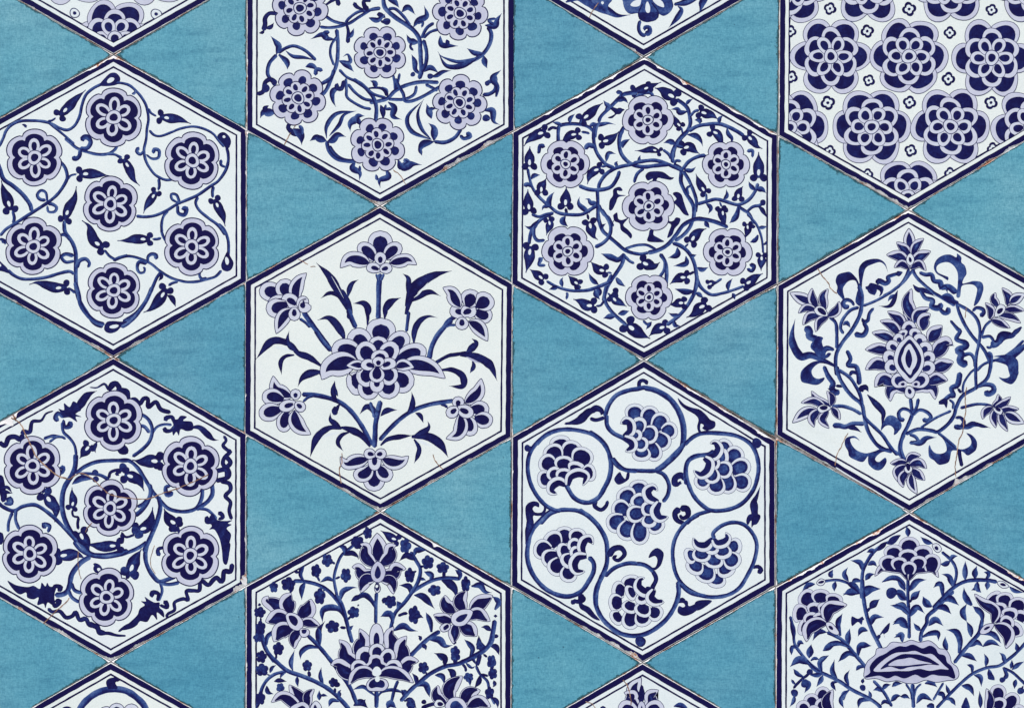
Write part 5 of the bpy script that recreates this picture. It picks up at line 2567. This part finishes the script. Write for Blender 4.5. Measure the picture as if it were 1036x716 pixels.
TILES = {}
for key, hexa in HEX.items():
    t = Tile(key); TILES[key] = t
    body = Mesh()
    wk = walk(hexa, 110)
    ph = t.rnd.random() * 90
    chip = []
    for k, (x, y, ux, uy, f, i, j) in enumerate(wk):
        lo = mnoise.noise((x * 0.035, y * 0.035, ph)); hi = mnoise.noise((x * 0.45, y * 0.45, ph + 9))
        c = 0.22 + 0.25 * lo + 0.22 * hi
        c += max(0.0, mnoise.noise((x * 0.11, y * 0.11, ph + 30)) - 0.34) * 2.4 * (0.8 + 0.6 * hi)
        for (qx, qy, r, dp) in CHIPS.get(key, ()):
            dd = math.hypot(x - qx, y - qy) / r
            if dd < 2.2:
                c += dp * math.exp(-dd * dd * 1.4) * (1 + 0.55 * hi)
        chip.append(max(0.1, c))
    n = len(wk)
    top = ring(body, wk, chip, TOP, 0)
    body.face(list(range(top, top + n)), 0)
    edge = ring(body, wk, [-0.25 + 0.2 * mnoise.noise((p[0] * 0.3, p[1] * 0.3, ph)) for p in wk], TOP - 0.0010, 0)
    join(body, top, edge, n, 1)
    back = ring(body, wk, [-0.1] * n, GROUT - 0.001, 0)
    side_wall(body, edge, back, n, 1)
    # paint
    t.part('painted_border')
    m = t.cur
    for a, b, d in ((0.4, 5.8, 1.22), (9.2, 11.0, 1.15)):
        D = t.depth(); t.z += 1
        p1, p2 = t.rnd.random() * 90, t.rnd.random() * 90
        narrow = b - a < 2
        oo = [max(a + 0.3 * mnoise.noise((q[0] * 0.12, q[1] * 0.12, p1)), c + 0.12) for q, c in zip(wk, chip)]
        ii = [max(b + (0.3 if narrow else 0.5) * mnoise.noise((q[0] * 0.10, q[1] * 0.10, p2)), c + 0.3) for q, c in zip(wk, chip)]
        r0 = ring(m, wk, oo, D, d); r1 = ring(m, wk, ii, D, d)
        join(m, r0, r1, n, 0)
    if key in ('A0', 'D0'):
        t.clip = inset(hexa, 10.2)
    t.vine()
    t.draw(PAINT_TXT[key])
    o = body.build('hexagonal_tile', [WHITE, BISCUIT], None, centre(hexa))
    o['label'] = LABEL[key]; o['category'] = 'tile'; o['group'] = 'painted hexagonal tiles'
    for name, mm, mat in t.parts:
        if mm.f:
            org = centre(hexa)
            c = mm.build(name, [mat], None, org)
            c.location = (0, 0, 0); c.parent = o

# ------------------------------------------------------------------ turquoise triangles between them
def triangle(pts, label, seed):
    rnd = random.Random(seed)
    m = Mesh()
    pts = inset(pts, 0.3)
    wk = walk(pts, 90)
    ph = rnd.random() * 90
    chip = []
    for (x, y, ux, uy, f, i, j) in wk:
        hi = mnoise.noise((x * 0.5, y * 0.5, ph)); lo = mnoise.noise((x * 0.06, y * 0.06, ph + 5))
        c = 0.15 + 0.3 * lo + 0.35 * hi
        for (vx, vy) in pts:
            dd = math.hypot(x - vx, y - vy) / 6.0
            if dd < 2.5:
                c += 0.8 * math.exp(-dd * dd) * (1 + 0.8 * hi)
        chip.append(max(0.05, c))
    n = len(wk)
    r0 = ring(m, wk, chip, TOP, 1.0)
    r1 = ring(m, wk, [c + 1.3 for c in chip], TOP, 0.55)
    r2 = ring(m, wk, [c + 3.2 for c in chip], TOP, 0.22)
    r3 = ring(m, wk, [c + 7.5 for c in chip], TOP, 0.0)
    join(m, r0, r1, n, 0); join(m, r1, r2, n, 0); join(m, r2, r3, n, 0)
    m.face(list(range(r3, r3 + n)), 0)
    e = ring(m, wk, [-0.1] * n, TOP - 0.0012, 0)
    join(m, r0, e, n, 1)
    b = ring(m, wk, [-0.08] * n, GROUT - 0.001, 0)
    side_wall(m, e, b, n, 1)
    o = m.build('triangular_tile', [TURQ, BISCUIT], None, centre(pts))
    o['label'] = label; o['category'] = 'tile'; o['group'] = 'turquoise triangular tiles'

mid = lambda p, q: ((p[0] + q[0]) / 2, (p[1] + q[1]) / 2)
seed = 0
for c in 'ABCD':
    for r in range(3):
        up, dn = c + str(r), c + str(r + 1)
        if dn not in HEX:
            continue
        u, d = HEX[up], HEX[dn]
        J = mid(u[3], d[0])
        nb = {'A': 'B', 'B': 'C', 'C': 'D'}.get(c)
        lb = {'B': 'A', 'C': 'B', 'D': 'C'}.get(c)
        # the neighbour whose upright side closes the triangle
        def side(col, mine_u, mine_d, left):
            best = None
            for k in HEX:
                if k[0] == col:
                    p, q = (HEX[k][5], HEX[k][4]) if not left else (HEX[k][1], HEX[k][2])
                    e = abs(p[1] - mine_u[1]) + abs(q[1] - mine_d[1])
                    if e < 80 and (best is None or e < best[0]):
                        best = (e, p, q)
            if best:
                return mid(best[1], mine_u), mid(best[2], mine_d)
            return mine_u, mine_d
        a, b = side(nb, u[2], d[1], False)
        triangle([J, a, b], 'turquoise triangular tile pointing left at the joint of the %s and %s tiles' % (NICK[up], NICK[dn]), seed); seed += 1
        a, b = side(lb, u[4], d[5], True)
        triangle([J, b, a], 'turquoise triangular tile pointing right at the joint of the %s and %s tiles' % (NICK[up], NICK[dn]), seed); seed += 1

# ------------------------------------------------------------------ wall with its mortar bed
w = Mesh()
x0, x1, y0, y1 = -160, 1200, -330, 1050
for d in (GROUT, -0.08):
    for x, y in ((x0, y0), (x1, y0), (x1, y1), (x0, y1)):
        w.v.append(W(x, y, d)); w.p.append(0)
for f in ((3, 2, 1, 0), (4, 5, 6, 7), (0, 1, 5, 4), (1, 2, 6, 5), (2, 3, 7, 6), (3, 0, 4, 7)):
    w.f.append(f); w.mi.append(0)
wall = w.build('wall', [MORTAR])
wall['kind'] = 'structure'

# ------------------------------------------------------------------ camera and daylight
cam = bpy.data.cameras.new('camera'); co = bpy.data.objects.new('camera', cam); COL.objects.link(co)
DIST = 2.6
cam.sensor_width = 36.0
cam.lens = 36.0 * DIST / 1.036
cam.clip_start = 0.05; cam.clip_end = 100
co.location = (0, -TOP - DIST, 0); co.rotation_euler = (math.radians(90), 0, 0)
scene.camera = co

EL, AZ = math.radians(52), math.radians(212)
world = bpy.data.worlds.new('World'); scene.world = world; world.use_nodes = True
nt = world.node_tree
sky = nt.nodes.new('ShaderNodeTexSky'); sky.sky_type = 'NISHITA'; sky.sun_disc = False
sky.sun_elevation = EL; sky.sun_rotation = AZ
bg = nt.nodes['Background']; bg.inputs['Strength'].default_value = 0.06
nt.links.new(sky.outputs[0], bg.inputs['Color'])
sun = bpy.data.lights.new('sun', 'SUN'); sun.energy = 1.5; sun.angle = math.radians(14); sun.color = (1.0, 0.955, 0.90)
so = bpy.data.objects.new('sun', sun); COL.objects.link(so)
dv = Vector((math.sin(AZ) * math.cos(EL), math.cos(AZ) * math.cos(EL), math.sin(EL)))
so.location = dv * 4
so.rotation_euler = dv.to_track_quat('Z', 'Y').to_euler()

scene.view_settings.view_transform = 'Standard'
scene.view_settings.look = 'None'
scene.view_settings.exposure = 1.37
scene.view_settings.gamma = 1.0
scene.view_settings.use_curve_mapping = False
scene.cycles.max_bounces = 4
